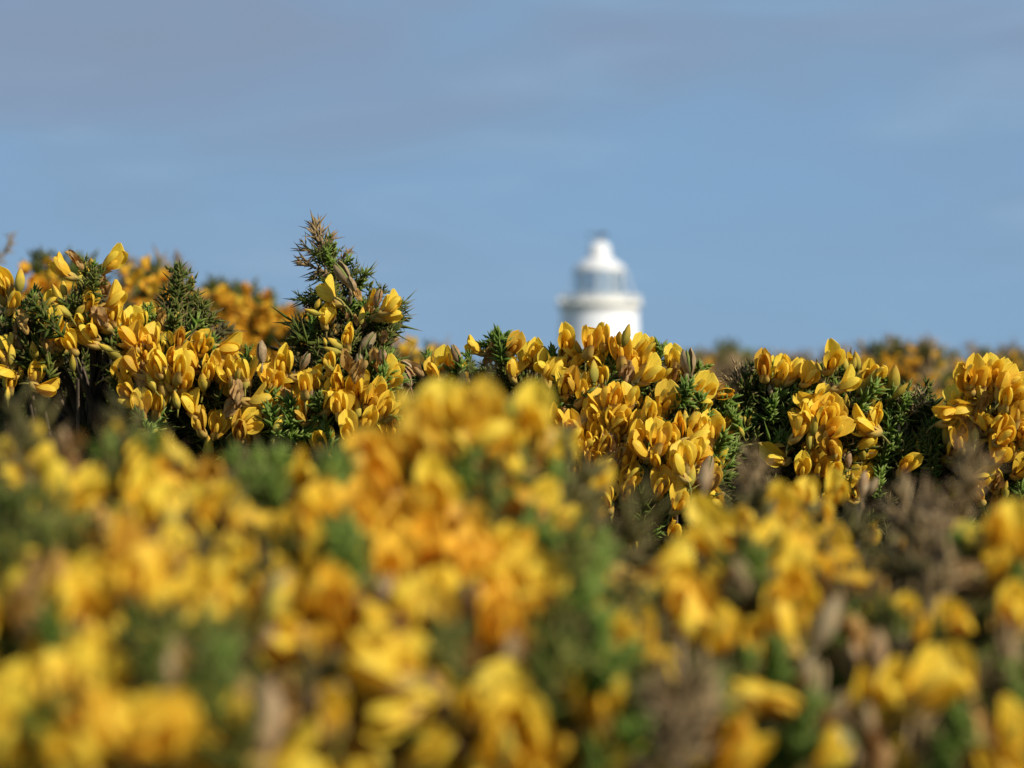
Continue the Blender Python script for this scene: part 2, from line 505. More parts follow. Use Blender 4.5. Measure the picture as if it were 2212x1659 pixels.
def needle_arrays(L, nn, nl, ang0, ang1, wid, nside, seed, top=True, bunch=0.0):
    """spiny shoot along +Z as (verts, tris, att): three-sided tapering spines; att = (place along spine, place along shoot, shade)"""
    r = random.Random(seed)
    V, F, A = [], [], []
    def spine(p, d, l, w, sv, sh):
        d = d.normalized(); a = d.orthogonal().normalized(); c = d.cross(a)
        rot = r.uniform(0, 6)
        b = len(V)
        for hh, ww, tt in ((0, .55, 0.0), (.3, 1.0, .3)):
            for k in range(3):
                t = rot + 2 * math.pi * k / 3
                q = p + d * l * hh + (a * math.cos(t) + c * math.sin(t) * .6) * w * ww
                V.append(tuple(q)); A.append((tt, sv, sh))
        V.append(tuple(p + d * l)); A.append((1.0, sv, sh))
        for k in range(3):
            k2 = (k + 1) % 3
            F.extend([(b + k, b + k2, b + 3 + k2), (b + k, b + 3 + k2, b + 3 + k), (b + 3 + k, b + 3 + k2, b + 6)])
    def axis(p, d, l, n, n_l, sh0):
        d = d.normalized(); a = d.orthogonal().normalized(); c = d.cross(a)
        spine(p, d, l * 1.02, wid * 1.1, 0, sh0)
        for i in range(n):
            s = (i + r.random()) / n
            t = i * 2.4 + r.uniform(-.5, .5)
            th = ang0 + (ang1 - ang0) * s + r.gauss(0, .27)
            dd = d * math.cos(th) + (a * math.cos(t) + c * math.sin(t)) * math.sin(th)
            ss = s ** (1 - bunch)
            spine(p + d * l * ss * .93, dd, n_l * (1.1 - .4 * s) * r.choice((.6, .8, 1, 1, 1.1, 1.5)) * r.uniform(.85, 1.15), wid * r.uniform(.75, 1.15), s, min(1, max(0, r.gauss(.45, .24))))
    z = Vector((0, 0, 1))
    axis(Vector((0, 0, 0)), z, L, nn, nl, .3)
    for i in range(nside):
        s = .12 + .72 * (i + r.random() * .6) / max(1, nside)
        t = i * 2.4 + r.uniform(-.4, .4); th = r.uniform(.6, 1.05)
        d = Vector((math.cos(t) * math.sin(th), math.sin(t) * math.sin(th), math.cos(th)))
        axis(Vector((0, 0, L * s)), d, L * r.uniform(.3, .45), max(6, nn // 5), nl * .8, .35)
    return np.array(V, np.float32), np.array(F, np.int32), np.array(A, np.float32)

FRESH_A = [needle_arrays(17 * mm, 40, 6.8 * mm, R(60), R(24), 1.25 * mm, 3, s) for s in (1, 2, 3)]
SPINY_A = [needle_arrays(27 * mm, 44, 8.0 * mm, R(64), R(30), 1.15 * mm, 4, s) for s in (4, 5, 6, 7)]
DRY_A = [needle_arrays(30 * mm, 22, 12.5 * mm, R(50), R(20), 1.1 * mm, 3, s) for s in (8, 9, 10)]
LONG_A = [needle_arrays(22 * mm, 16, 14 * mm, R(72), R(28), 1.0 * mm, 2, s) for s in (11, 12)]
def shoots(arrs, name, mat): return [mesh(name, V, F, mat, A, smooth=False) for V, F, A in arrs]
OLD = shoots(SPINY_A, 'old_shoot', M_OLD)
FRESH, SPINY, DRY, LONG = shoots(FRESH_A, 'fresh_shoot', M_FRESH), shoots(SPINY_A, 'spiny_shoot', M_SPINE), shoots(DRY_A, 'dry_shoot', M_DRY), shoots(LONG_A, 'spiny_shoot', M_SPINE)

# ------------------------------------------------------------------ setting: ground, lighthouse
def ground():
    n = 70
    xs = np.sign(np.linspace(-1, 1, n)) * np.abs(np.linspace(-1, 1, n)) ** 3 * 3000
    ys = np.linspace(0, 1, n) ** 3 * 3900 - 20
    X, Y = np.meshgrid(xs, ys)
    d = np.sqrt(X ** 2 + Y ** 2)
    Z = -8.0 * (1 - np.exp(-(np.maximum(d - 12, 0) / 70) ** 2)) + 0.04 * np.sin(X * 1.3) * np.cos(Y * 1.7) - 0.02
    V = np.stack([X, Y, Z], -1).reshape(-1, 3)
    i = np.arange(n * n).reshape(n, n)
    F = np.stack([i[:-1, :-1], i[:-1, 1:], i[1:, 1:], i[1:, :-1]], -1).reshape(-1, 4)
    m, t, p, out = material('heath ground')
    tcn = N(t, 'ShaderNodeTexCoord')
    c = ramp(t, [(0.3, (0.035, 0.045, 0.018)), (0.5, (0.06, 0.07, 0.025)), (0.7, (0.10, 0.08, 0.04))], noise(t, 1.5, tcn.outputs['Object'], 6))
    t.links.new(c, p.inputs['Base Color']); p.inputs['Roughness'].default_value = .95
    tag(obj('ground', mesh('ground', V, F, m)), 'dark heath ground under the gorse', kind='structure')
ground()

def paint(name, c, rough=.45, dirt=.12, sc=1.2):
    m, t, p, out = material(name)
    tcn = N(t, 'ShaderNodeTexCoord')
    k = ramp(t, [(0.4, (0, 0, 0)), (0.8, (dirt, dirt, dirt))], noise(t, sc, tcn.outputs['Object'], 5))
    t.links.new(mix(t, k, c, (c[0] * .62, c[1] * .56, c[2] * .45)), p.inputs['Base Color'])
    p.inputs['Roughness'].default_value = rough
    return m
def lighthouse():
    Y = 151.0
    k = PX * Y
    c = at(1295, 829.5, Y)
    zb = -8.2
    root = obj('lighthouse', None, loc=(c.x, Y, zb))
    tag(root, 'round white lighthouse with glazed lantern, far beyond the gorse', 'lighthouse')
    def z(py): return EYE + (829.5 - py) * k - zb
    white, cream = paint('white masonry paint', (.80, .80, .79), .55, .06), paint('weathered white paint', (.73, .715, .66), .5, .2)
    roofp, iron = paint('white roof paint', (.64, .635, .61), .5, .2), paint('dark iron', (.05, .06, .07), .5)
    zg0, zg1, zr = z(663), z(653.5), z(639)
    r_t = 84 * k
    b = MB().lathe([(r_t * 1.22, 0), (r_t * 1.15, 2.0), (r_t * 1.02, z(740)), (r_t * .985, z(668)), (r_t * .985, zg0)], 64)
    tower = obj('tower', b.build('tower', white), root)
    for a in (-.3, 1.9, 3.6):
        b = MB().box((0, 0, 0), (.9, .18, 1.5))
        w = obj('window', b.build('window', white, False), tower)
        r_w = r_t * 1.13
        w.location = (math.sin(a) * r_w, -math.cos(a) * r_w, 3.3); w.rotation_euler = (0, 0, a)
        g = obj('pane', MB().box((0, -.10, 0), (.68, .02, 1.26)).build('pane', iron, False), w)
    b = MB().box((0, 0, 1.1), (1.2, .25, 2.2))
    d = obj('door', b.build('door', paint('door paint', (.08, .13, .2)), False), tower)
    d.location = (0, -r_t * 1.19, 0)
    r_g = 90.5 * k
    prof = [(r_t * .985, zg0 - .45), (r_t * 1.0, zg0 - .3), (r_g * .96, zg0), (r_g, zg0 + .02), (r_g, zg1), (r_g * .97, zg1 + .03), (r_t * .5, zg1 + .05)]
    obj('gallery', MB().lathe(prof, 64).build('gallery', cream), root)
    rl = obj('railing', MB().lathe([(r_g * .955, zr), (r_g * .985, zr - .02), (r_g * .985, zr - .09), (r_g * .955, zr - .11), (r_g * .94, zr - .05), (r_g * .955, zr)], 64).build('railing', cream), root)
    bal = MB().box((0, 0, (zr + zg1) / 2 - .02), (.085, .085, zr - zg1 - .08)).build('baluster', cream, False)
    for i in range(56):
        t = 2 * math.pi * i / 56
        o = obj('baluster', bal, rl); o.location = (math.cos(t) * r_g * .965, math.sin(t) * r_g * .965, 0); o.rotation_euler = (0, 0, t)
    r_l = 54.5 * k
    obj('lantern_base', MB().lathe([(r_l * 1.03, zg1), (r_l * 1.03, z(643.5)), (r_l * 1.08, z(643.5) + .03), (r_l * 1.08, z(641.5)), (r_l * .4, z(641.5) + .02)], 48).build('lantern_base', cream), root)
    z0, z1 = z(642), z(585.5)
    gm, t, p, out = material('lantern glass')
    tr = N(t, 'ShaderNodeBsdfTransparent'); tr.inputs[0].default_value = (.86, .94, .96, 1)
    gl = N(t, 'ShaderNodeBsdfGlossy'); gl.inputs[1].default_value = .35; gl.inputs[0].default_value = (.70, .86, .96, 1)
    lw = N(t, 'ShaderNodeLayerWeight'); lw.inputs[0].default_value = .55
    ms = N(t, 'ShaderNodeMixShader')
    ad = N(t, 'ShaderNodeMath', operation='ADD', use_clamp=True); ad.inputs[1].default_value = .55
    t.links.new(lw.outputs['Fresnel'], ad.inputs[0]); t.links.new(ad.outputs[0], ms.inputs[0]); t.links.new(tr.outputs[0], ms.inputs[1]); t.links.new(gl.outputs[0], ms.inputs[2])
    t.links.new(ms.outputs[0], out.inputs[0])
    n = 12
    hw = r_l * math.tan(math.pi / n)
    pane = MB().box((0, 0, (z0 + z1) / 2), (2 * hw - .10, .03, z1 - z0)).build('pane', gm, False)
    glz = obj('lantern_glazing', MB().lathe([(r_l * 1.0, z1 - .1), (r_l * 1.03, z1 - .1), (r_l * 1.03, z1 + .02), (r_l * 1.0, z1 + .02)], 48).build('lantern_glazing', cream), root)
    bar = MB().box((0, 0, (z0 + z1) / 2), (.13, .11, z1 - z0)).build('glazing_bar', cream, False)
    for i in range(n):
        t_ = 2 * math.pi * (i + .3) / n
        o = obj('pane', pane, glz); o.location = (math.sin(t_) * r_l * .985, -math.cos(t_) * r_l * .985, 0); o.rotation_euler = (0, 0, t_)
        t_ += math.pi / n
        o = obj('glazing_bar', bar, glz); o.location = (math.sin(t_) * r_l * 1.0, -math.cos(t_) * r_l * 1.0, 0); o.rotation_euler = (0, 0, t_)
    lm, t, p, out = material('lens glass')
    p.inputs['Base Color'].default_value = (.62, .74, .78, 1); p.inputs['Roughness'].default_value = .2; p.inputs['Metallic'].default_value = .15
    lens = MB().lathe([(.3, z0), (.35, z0 + .25)] + [(1.15 * math.sin(math.pi * (.12 + .76 * i / 16)) + .05 * (i % 2), z0 + .25 + (z1 - z0 - .4) * i / 16) for i in range(17)] + [(.05, z1 - .1)], 32)
    obj('lamp_lens', lens.build('lamp_lens', lm), root)
    e = z(578)
    obj('roof', MB().lathe([(r_l * .6, z1), (r_l * 1.05, z1 + .02), (r_l * 1.05, z(583.5)), (r_l * .98, z(580)), (r_l * .95, e + .03), (r_l * .86, z(572)), (r_l * .72, z(566.5)), (r_l * .58, z(562)), (r_l * .50, z(557.5)), (r_l * .48, z(555))], 48).build('roof', roofp), root)
    rc = 23.5 * k
    obj('cowl', MB().lathe([(rc * .9, z(556)), (rc * 1.03, z(555)), (rc * 1.03, z(553)), (rc * .97, z(551)), (rc * .97, z(536.5))] + [(rc * .97 * math.cos(a), z(536.5) + (z(521) - z(536.5)) * math.sin(a)) for a in [math.pi / 2 * i / 10 for i in range(11)]], 40).build('cowl', roofp), root)
    v = MB().tube([(0, 0, z(526)), (0, 0, z(503))], .06, 8)
    v.lathe([(.02, z(516)), (.16, z(514.5)), (.16, z(513)), (.02, z(511.5))], 12)
    v.box((.25, 0, z(508)), (.55, .05, .34)); v.box((-.35, 0, z(508)), (.8, .05, .09)); v.box((-.75, 0, z(508)), (.22, .05, .26))
    obj('weather_vane', v.build('weather_vane', iron, False), root)
    for sx_ in (-1, 1):                                   # slanting stays from the gallery to the eaves
        for yy in (-.4, .5):
            a = Vector((sx_ * r_g * .86, yy * r_g * .5, zg1)); b2 = Vector((sx_ * r_l * 1.05, yy * r_l * .6, z(588)))
            obj('stay', MB().tube([a, a.lerp(b2, .5), b2], .018, 6).build('stay', cream), root)
lighthouse()

# ------------------------------------------------------------------ layers of gorse
# Every clump: name kind, centre in the 2212 px photo, distance, group, label. A placed piece belongs to the nearest clump of its layer.
MIDG, FGG = 'flowering gorse branches in focus', 'blurred gorse branches close to the lens'
MID = [
 (130, 650, 1.17, 'gorse branch with twin yellow flowers at its very top and olive buds below'),
 (405, 640, 1.22, 'short bare green spiny shoot with one olive bud above the yellow mound'),
 (370, 800, 1.17, 'dense yellow gorse mound directly below the short bare green shoot'),
 (575, 840, 1.17, 'yellow gorse mound with long sideways flowers, left of the tall spiny shoot'),
 (760, 640, 1.21, 'tall narrow gorse spire with brown dry tip standing against the sky'),
 (765, 890, 1.16, 'heap of broad yellow flowers at the foot of the tall brown tipped spire'),
 (1040, 775, 1.23, 'low gorse tuft with fresh green rosette on the skyline left of lighthouse'),
 (1320, 750, 1.20, 'gorse head of pale yellow flowers overlapping the foot of the white lighthouse'),
 (1300, 900, 1.17, 'gorse bank crowded with yellow flowers just under the lighthouse head'),
 (1440, 1000, 1.14, 'hanging gorse flowers over a dark hollow below the lighthouse'),
 (1660, 850, 1.20, 'dark green gorse tufts with few flowers, a brown spiny top at left'),
 (1850, 810, 1.19, 'gorse spray of pointed olive buds under one upright yellow flower'),
 (1780, 950, 1.16, 'loose yellow flowers and buds right below the spray of olive buds'),
 (1960, 960, 1.19, 'green gorse shoots nearly without flowers, beside the right edge cluster'),
 (2130, 880, 1.17, 'thick cluster of amber gorse flowers cut by the right picture edge'),
 (90, 830, 1.16, 'few gorse flowers hanging before a dark hollow at the left edge'),
]
FG = [
 (50, 950, .60, 'blurred bright yellow bloom below the dark hollow at the left edge'),
 (260, 990, .58, 'blurred yellow gorse blooms with brown tuft beside the dark hollow'),
 (560, 1020, .62, 'blurred fresh green gorse tuft between yellow blooms'),
 (120, 1110, .54, 'blurred green spines with orange blooms at the left edge'),
 (430, 1110, .55, 'blurred yellow bloom bank in front of the fresh green tuft'),
 (660, 1160, .53, 'blurred tall single yellow banner beside green gap'),
 (1000, 900, .58, 'large blurred lemon yellow gorse head rising over the focused branches'),
 (830, 1010, .57, 'blurred amber bloom leaning left of the lemon yellow head'),
 (950, 1140, .55, 'blurred orange gorse bloom cluster under the lemon yellow head'),
 (1150, 1080, .58, 'blurred dark green tuft with lemon flowers right of the orange cluster'),
 (1250, 1040, .70, 'blurred single yellow bloom in front of the bank under the lighthouse'),
 (1380, 1250, .56, 'blurred solitary bright bloom with two drooping petals at a dark gap'),
 (1640, 1110, .62, 'blurred amber blooms spreading in front of the focused flower bank'),
 (1860, 1110, .85, 'slightly blurred flower and brown bud on the near edge of focus'),
 (1620, 1010, .80, 'blurred brown dry tuft before the dark green tufts'),
 (2040, 1090, .62, 'blurred dry brown twigs standing at the right'),
 (2180, 1120, .56, 'blurred yellow blooms cut by the right picture edge'),
 (330, 1280, .48, 'big blurred yellow bloom lying sideways, left lower field'),
 (90, 1280, .48, 'blurred brown withered flowers at the left edge'),
 (620, 1320, .48, 'blurred grey pods and brown flowers left of the amber bank'),
 (720, 1290, .50, 'blurred amber blooms under the tall single yellow banner'),
 (1060, 1300, .50, 'blurred grey green pods between yellow and orange blooms'),
 (1240, 1290, .50, 'blurred green tuft with one lemon bloom at its top'),
 (830, 1420, .46, 'blurred yellow flower spray pointing right, above a grey pod'),
 (1640, 1270, .54, 'blurred yellow blooms around a grey twig right of the solitary bloom'),
 (1760, 1330, .53, 'blurred grey green pods over brown shade at the right'),
 (2060, 1310, .54, 'blurred single yellow bloom over dark green spines at the right'),
 (1960, 1450, .50, 'pair of blurred orange blooms in the dark at the right'),
 (370, 1540, .42, 'huge blurred yellow bloom at the bottom left'),
 (140, 1580, .41, 'blurred amber blooms in the bottom left corner'),
 (620, 1560, .43, 'blurred grey brown pods at the bottom between yellow blooms'),
 (1120, 1530, .46, 'blurred leaning yellow blooms at the bottom centre'),
 (1280, 1470, .48, 'blurred upright yellow bloom right of the bottom centre'),
 (1660, 1480, .50, 'large blurred orange edged bloom above green blades, bottom right'),
 (1500, 1580, .47, 'blurred brown twigs and amber bloom beside green blades at the bottom'),
 (1780, 1590, .49, 'blurred green blades and yellow bloom at the bottom right'),
 (2100, 1590, .50, 'blurred yellow bloom in the bottom right corner'),
]
def nearest(L, x, y):
    return min(range(len(L)), key=lambda i: ((L[i][0] - x) / 1.0) ** 2 + ((L[i][1] - y) / .8) ** 2)
def depth_of(L, x, y):
    """distance of a layer's surface at a pixel: smooth blend of its clumps"""
    ws = ys = 0.0
    for c in L:
        w = 1.0 / (((c[0] - x) ** 2 + (c[1] - y) ** 2) + 3000.0) ** 1.5
        ws += w; ys += w * c[2]
    return ys / ws

LAYER = {'mid': (MID, [], MIDG), 'fg': (FG, [], FGG)}
for key, (L, roots, grp) in LAYER.items():
    for (x, y, Y, lab) in L:
        p = at(x, y, Y + .06)
        o = obj('gorse_branch', None, loc=(p.x, p.y, 0))
        tag(o, lab, 'gorse branch', grp)
        o['_pts'] = 0
        roots.append(o)
STEMPTS = {}

def rot(roll, yaw=0, pitch=0):
    return Matrix.Rotation(R(roll), 4, 'Y') @ Matrix.Rotation(R(yaw), 4, 'Z') @ Matrix.Rotation(R(-pitch), 4, 'X')

def flower(root, P, roll, yaw, pitch, s, hue, fade=0.0, ban=None):
    s = .95 * s ** .75 * (1.0 if P.y < .75 else 1)
    M3 = rot(roll, yaw, pitch)
    c = Vector((0, -7 * mm, 4.5 * mm)) * s
    p = P - (M3 @ c) - root.location
    f = obj('flower', CALYX[0], root, Matrix.Translation(p) @ M3 @ Matrix.Scale(s, 4))
    hue = min(1, max(0, hue))
    col = (hue, fade, 0, 1)
    bi = random.randrange(len(BANNERS)) if ban is None else ban
    o = obj('banner_petal', BANNERS[bi], f, Matrix.Rotation(R(random.gauss(0, 4)), 4, 'Z') @ Matrix.Rotation(R(random.gauss(0, 5)), 4, 'X'))
    o.color = col
    w = random.choice(WINGS); open_ = random.choice((0, 0, 1, 4, 9))
    for i, sd in ((0, -1), (1, 1)):
        o = obj('wing_petal', w[i], f, Matrix.Rotation(R(sd * open_ + random.gauss(0, 2)), 4, 'Z') @ Matrix.Rotation(R(random.gauss(-4, 6)), 4, 'X'))
        o.color = (min(1, max(0, hue - .1)), fade, 0, 1)
    o = obj('keel_petal', random.choice(KEELS), f); o.color = (min(1, hue + .15), fade, 0, 1)
    return f

def piece(root, name, me, P, roll, tilt, s, mid, spin=None):
    """an upright piece (bud, pod, shoot) whose middle sits at P; roll leans it in the picture plane, tilt towards the camera"""
    M3 = Matrix.Rotation(R(roll), 4, 'Y') @ Matrix.Rotation(R(tilt), 4, 'X') @ Matrix.Rotation(random.uniform(0, 6.28) if spin is None else spin, 4, 'Z')
    p = P - (M3 @ Vector((0, 0, mid * s))) - root.location
    return obj(name, me, root, Matrix.Translation(p) @ M3 @ Matrix.Scale(s, 4)), root.location + p

def parse(txt):
    return [tuple(float(q) for q in it.split(',')) for it in txt.split()]
def put(layer, org, zoom, kind, txt, dY=0.0, hue=None, sc=1.0):
    """pieces read off one crop of the photo: x,y[,roll[,yaw[,scale]]] in crop pixels"""
    L, roots, _g = LAYER[layer]
    for it in parse(txt):
        x, y = (org[0] + it[0] / zoom) * .54, (org[1] + it[1] / zoom) * .54
        roll = it[2] + random.gauss(0, 6) if len(it) > 2 else random.gauss(0, 15)
        yaw = it[3] + random.gauss(0, 10) if len(it) > 3 else random.gauss(8, 38)
        s = (it[4] if len(it) > 4 else random.uniform(.95, 1.15)) * sc
        place(layer, kind, x, y, roll, yaw, s, dY, hue)
DARKHOLE = [(60, 850), (120, 770), (170, 740), (225, 690), (262, 760), (255, 860), (310, 930), (310, 970), (-20, 970), (0, 890)]
def inpoly(P, x, y):
    c = False
    n = len(P)
    for i in range(n):
        x1, y1 = P[i]; x2, y2 = P[i - 1]
        if (y1 > y) != (y2 > y) and x < (x2 - x1) * (y - y1) / (y2 - y1) + x1: c = not c
    return c
def place(layer, kind, x, y, roll, yaw, s, dY=0.0, hue=None):
    L, roots, _g = LAYER[layer]
    if layer == 'fg':
        y += 26 if kind in 'fFbwp' else 40
        if kind in 'gsw': s *= .82
    i = nearest(L, x, y)
    if layer == 'mid' and kind in 'sglo' and dY < .1 and inpoly(DARKHOLE, x, y): dY += .13      # the hollow lies farther back, in shade
    Y = depth_of(L, x, y) + dY + random.gauss(0, .007)
    root = roots[i]
    P = at(x, y, Y)
    base = P
    if kind in 'fF':
        h = random.betavariate(1.1, 3.0) if hue is None else min(1, max(0, random.gauss(hue, .14)))
        flower(root, P, roll, yaw, random.gauss(33, 13), s * random.uniform(.88, 1.1), h, 0.0 if random.random() < .9 else random.uniform(.2, .6))
    elif kind == 'b':
        o, base = piece(root, 'bud', random.choice(BUDS), P, roll, random.gauss(12, 16), s * .82, 7 * mm)
        o.color = (random.random() ** 1.4 if hue is None else hue, 0, 0, 1)
    elif kind == 'w':
        o, base = piece(root, 'withered_flower', random.choice(WITHERED), P, roll, random.gauss(15, 15), s * .82, 7 * mm)
    elif kind == 'p':
        o, base = piece(root, 'seed_pod', random.choice(PODS), P, roll, random.gauss(10, 14), s * .74, 7 * mm)
    elif kind == 'g':
        o, base = piece(root, 'fresh_shoot', random.choice(FRESH), P, roll, random.gauss(10, 18), s * 1.15, 9 * mm); o['kind'] = 'stuff'
    elif kind == 's':
        o, base = piece(root, 'spiny_shoot', random.choice(SPINY), P, roll, random.gauss(5, 20), s * 1.15, 14 * mm); o['kind'] = 'stuff'
    elif kind == 'o':
        o, base = piece(root, 'old_shoot', random.choice(OLD), P, roll, random.gauss(5, 20), s * 1.15, 14 * mm); o['kind'] = 'stuff'
    elif kind == 'l':
        o, base = piece(root, 'spiny_shoot', random.choice(LONG), P, roll, random.gauss(5, 20), s, 12 * mm); o['kind'] = 'stuff'
    elif kind == 'd':
        o, base = piece(root, 'dry_shoot', random.choice(DRY), P, roll, random.gauss(0, 14), s * 1.15, 16 * mm); o['kind'] = 'stuff'
    STEMPTS.setdefault((layer, i), []).append(base + Vector((0, .012, -.004)))

# ---- pieces in focus, read off the photo
C1, C2, C3, C5, C6, Z = (0, 850), (800, 850), (1600, 1200), (2400, 1250), (3200, 1250), 1.659
put('mid', C1, Z, 'f', '430,355,-8,-75,1.15 735,300,18,50,1.3 30,450 75,570,5,25,1.1 225,690,5,0,1.1 20,490 740,560,15,40,1.1 600,585 670,690,-20,-20 760,660 505,768,-72,-40 395,815,0,10,1.1 460,850 40,1030,-15,-20,1.2 235,1050,5,5,1.2 310,1150,75,30 60,1120,0,10,.9 340,590 820,740 900,720,0,10,1.15 960,700,10 880,820,-10 860,890,-70,-40 985,900,5,0,1.25 905,1000 985,1070 835,950 810,1060 840,1160 935,1260,5,10,1.2 1050,1260 1045,1000 1140,1080,10 1220,1100,8,20,1.2 1250,880,10 1340,860,30 1150,940 1280,960,0,0,1.3 1290,1270,-10,-25,1.2 1335,1380,0,-10,1.1 1440,1400,5,10,1.1 1380,1050,10,20,1.1 1100,880 1180,840 1010,820 1075,960 1190,1010 870,1240')
put('mid', C1, Z, 'w', '510,320,-30 155,735 670,700,-20 690,500,10 140,880 1080,715 930,1080 320,870 120,830')
put('mid', C1, Z, 'b', '535,425,-15 575,415,5 605,350,0 375,545,-20,0,1.3 422,500,-5 410,645,-52,0,1.2 495,520,0,0,.8 135,455,15 100,700,0 195,815,0 225,925,0 40,1125,5 50,1205,0,0,.8 750,930,-50,0,1.4 1265,470,12,0,1.0 1175,720,0 535,640,40 1000,1120,-30 1150,1190,15 1345,1120,5,0,1.2 985,1445,-80 1380,1570,0,0,1.2 480,1000,0,0,.9 700,900,-60,0,.8 1170,1240,0 80,940,0')
put('mid', C1, Z, 's', '1190,470,-3,0,.85 1165,560,-12,0,.9 1225,570,12,0,.9 1190,640,0,0,1.0 1300,690,35,0,.9 1330,760,50,0,.8 1140,650,-25,0,.8 1230,720,10,0,1 560,560,0,0,.8 620,480,10,0,.7 540,700,-20 700,790,20,0,.8 180,850 250,780 330,920 300,700 640,450,20,0,.6 560,380,-5,0,.5 1270,640,25,0,.8 1110,740,-20,0,.8')
put('mid', C1, Z, 'g', '215,590,0,0,.9 1185,420,0,0,.8 1120,800 620,390,10,0,.6 1290,800,20 980,680,10,0,.7 1400,900,10,0,.8 940,1400,-10')
put('mid', C1, Z, 'l', '700,1180,-85 720,1130,-60 120,1290,-20 480,1100,10 560,1050,20 420,1240 620,1120,-20 250,1250,30 550,1240,-10 350,1060')
put('mid', C2, Z, 'f', '20,870 185,875,50,40 60,1030 150,1000,0,0,1.25 220,1010,15,20,1.2 180,1060 310,1045,0 570,990,8,5,1.35 440,1090,-10 490,1110,12,10,1.3 600,1100,60,40,1.2 710,1060,40,30,1.1 390,1220,50,60,1.35 470,1250,55,60,1.4 490,1340,60,40 330,1390,50,30 110,1380,0,-5,1.2 270,1425,0,0,1.2 690,1285,-5,-20,1.35 740,1140,5,10,1.1 690,1130,-5,0,1.1 800,1180 860,1130,10,20,1.1 920,1110,0,0,1.2 1040,1140,5,0,1.5 890,1190 940,1265,0,0,1.25 995,1230,5,10,1.2 1150,1200,15,20,1.35 1160,1290 1200,1240 1225,1280,20 1290,1300,30,30,1.1 1310,1340,10 1010,1350 1080,1400 1060,1310 1130,1270 980,1420 1130,1370 840,1240 1180,1420 1040,1460 620,1240')
put('mid', C2, Z, 'w', '260,1200,10 205,1300,20,0,1.1 260,1260 610,1220,-30')
put('mid', C2, Z, 'F', '810,1520,-10,-10,1.2', hue=.8)
put('mid', C2, Z, 'b', '255,1090,5,0,1.1 20,1120,0,0,1.2 455,1010,5 790,1395,38,0,1.5 485,1480,-20 520,1410,8,0,1.1 60,1550,0,0,1.3 300,1100,5,0,1.1')
put('mid', C2, Z, 'p', '410,930,5,0,1.15 695,990,30,0,1 895,1060,-10,0,1')
put('mid', C2, Z, 'g', '600,1330,10 650,1420,50 570,1410,-20 690,1470,70 1210,1110,10 1260,1170,40 1230,1340,60 800,1300,0 480,1400,-10 310,950,0,0,.6 70,880,-20,0,.6 840,1480,0')
# the tall spire
put('mid', C2, Z, 'd', '792,190,-18,0,.85 855,225,25,0,.5 745,265,-72,0,.62 805,205,-5,0,.8 765,370,-72,0,.75 955,300,32,0,.45', dY=.02)
put('mid', C2, Z, 's', '835,280,-5,0,.7 880,330,5,0,.8 850,400,-10,0,.9 1000,440,35,0,.8 900,460,0,0,1 760,545,-75,0,.6 900,560,-5 1010,560,15 730,600,-72,0,.7 800,610,-30,0,.8 1200,545,25,0,.6 1290,650,50,0,.8 930,650,-5 1060,650,10 1150,680,20 1290,730,72,0,.8 880,720,-25 690,770,-30,0,.8 690,840,-55,0,.8 760,800,-20 900,800 1000,740 1080,780 1180,780,25 1230,770,40 760,900,-35 830,900 1000,900 1050,960 1180,880,20 1210,950,10 710,930,-55 960,840 1110,850 840,820,-15 1120,600,20 820,700,-35 940,980 780,990,-20 1130,970 1230,860,30 1060,710 960,600 870,640', dY=.02, sc=.76)
put('mid', C2, Z, 'l', '700,770,-60 1280,700,70,0,.9 1080,430,40,0,.7 700,590,-75,0,.7 1010,385,30,0,.6 800,450,-60,0,.6 1300,640,45,0,.8 660,810,-50 1230,770,60 780,300,-40,0,.6 850,215,22,0,.6', dY=.012)
put('mid', C2, Z, 'g', '880,260,15,0,.6 960,350,28,0,.7 1075,450,30,0,.7 1140,1060,10 990,640,0,0,.8 1090,660,0,0,.8 740,760,0,0,.7 1180,720,10,0,.7 850,300,-15,0,.6 1260,720,40,0,.7 900,590,0,0,.7', dY=.008)
put('mid', C2, Z, 'f', '870,520,-10,-75,1.3 1130,575,10,30,.8 1265,600,20,60,.9 1250,655,62,50,1.1 840,690,10,-20,.8 985,820,0,0,.95 1250,1040,10,30,1.1 1270,1090,20,20,1 865,980,0,0,.9 860,680', dY=-.012)
put('mid', C2, Z, 'b', '785,600,20,0,.8 750,662,-70,0,.8 890,858,-58,0,1.15 890,922,-65,0,1.1 860,1015,-40,0,1 1075,690,5,0,.8 830,850,0,0,.6', dY=-.012)
put('mid', C2, Z, 'p', '950,412,-22,0,1.4 1105,880,28,0,1.5 1060,1000,0,0,.9 1180,570,30,0,1 1210,975,15 1010,480,-30,0,.9', dY=-.012)
put('mid', C2, Z, 'w', '985,455,-25,0,.8 1040,550,-50,0,.7 1030,1060 1000,1000 1190,990 950,630,0,0,.5 1085,740,0,0,.5 1040,720,0,0,.5 1220,830,10,0,.7 910,790,0,0,.5 980,690,0,0,.4 1130,640,0,0,.5', dY=-.01)
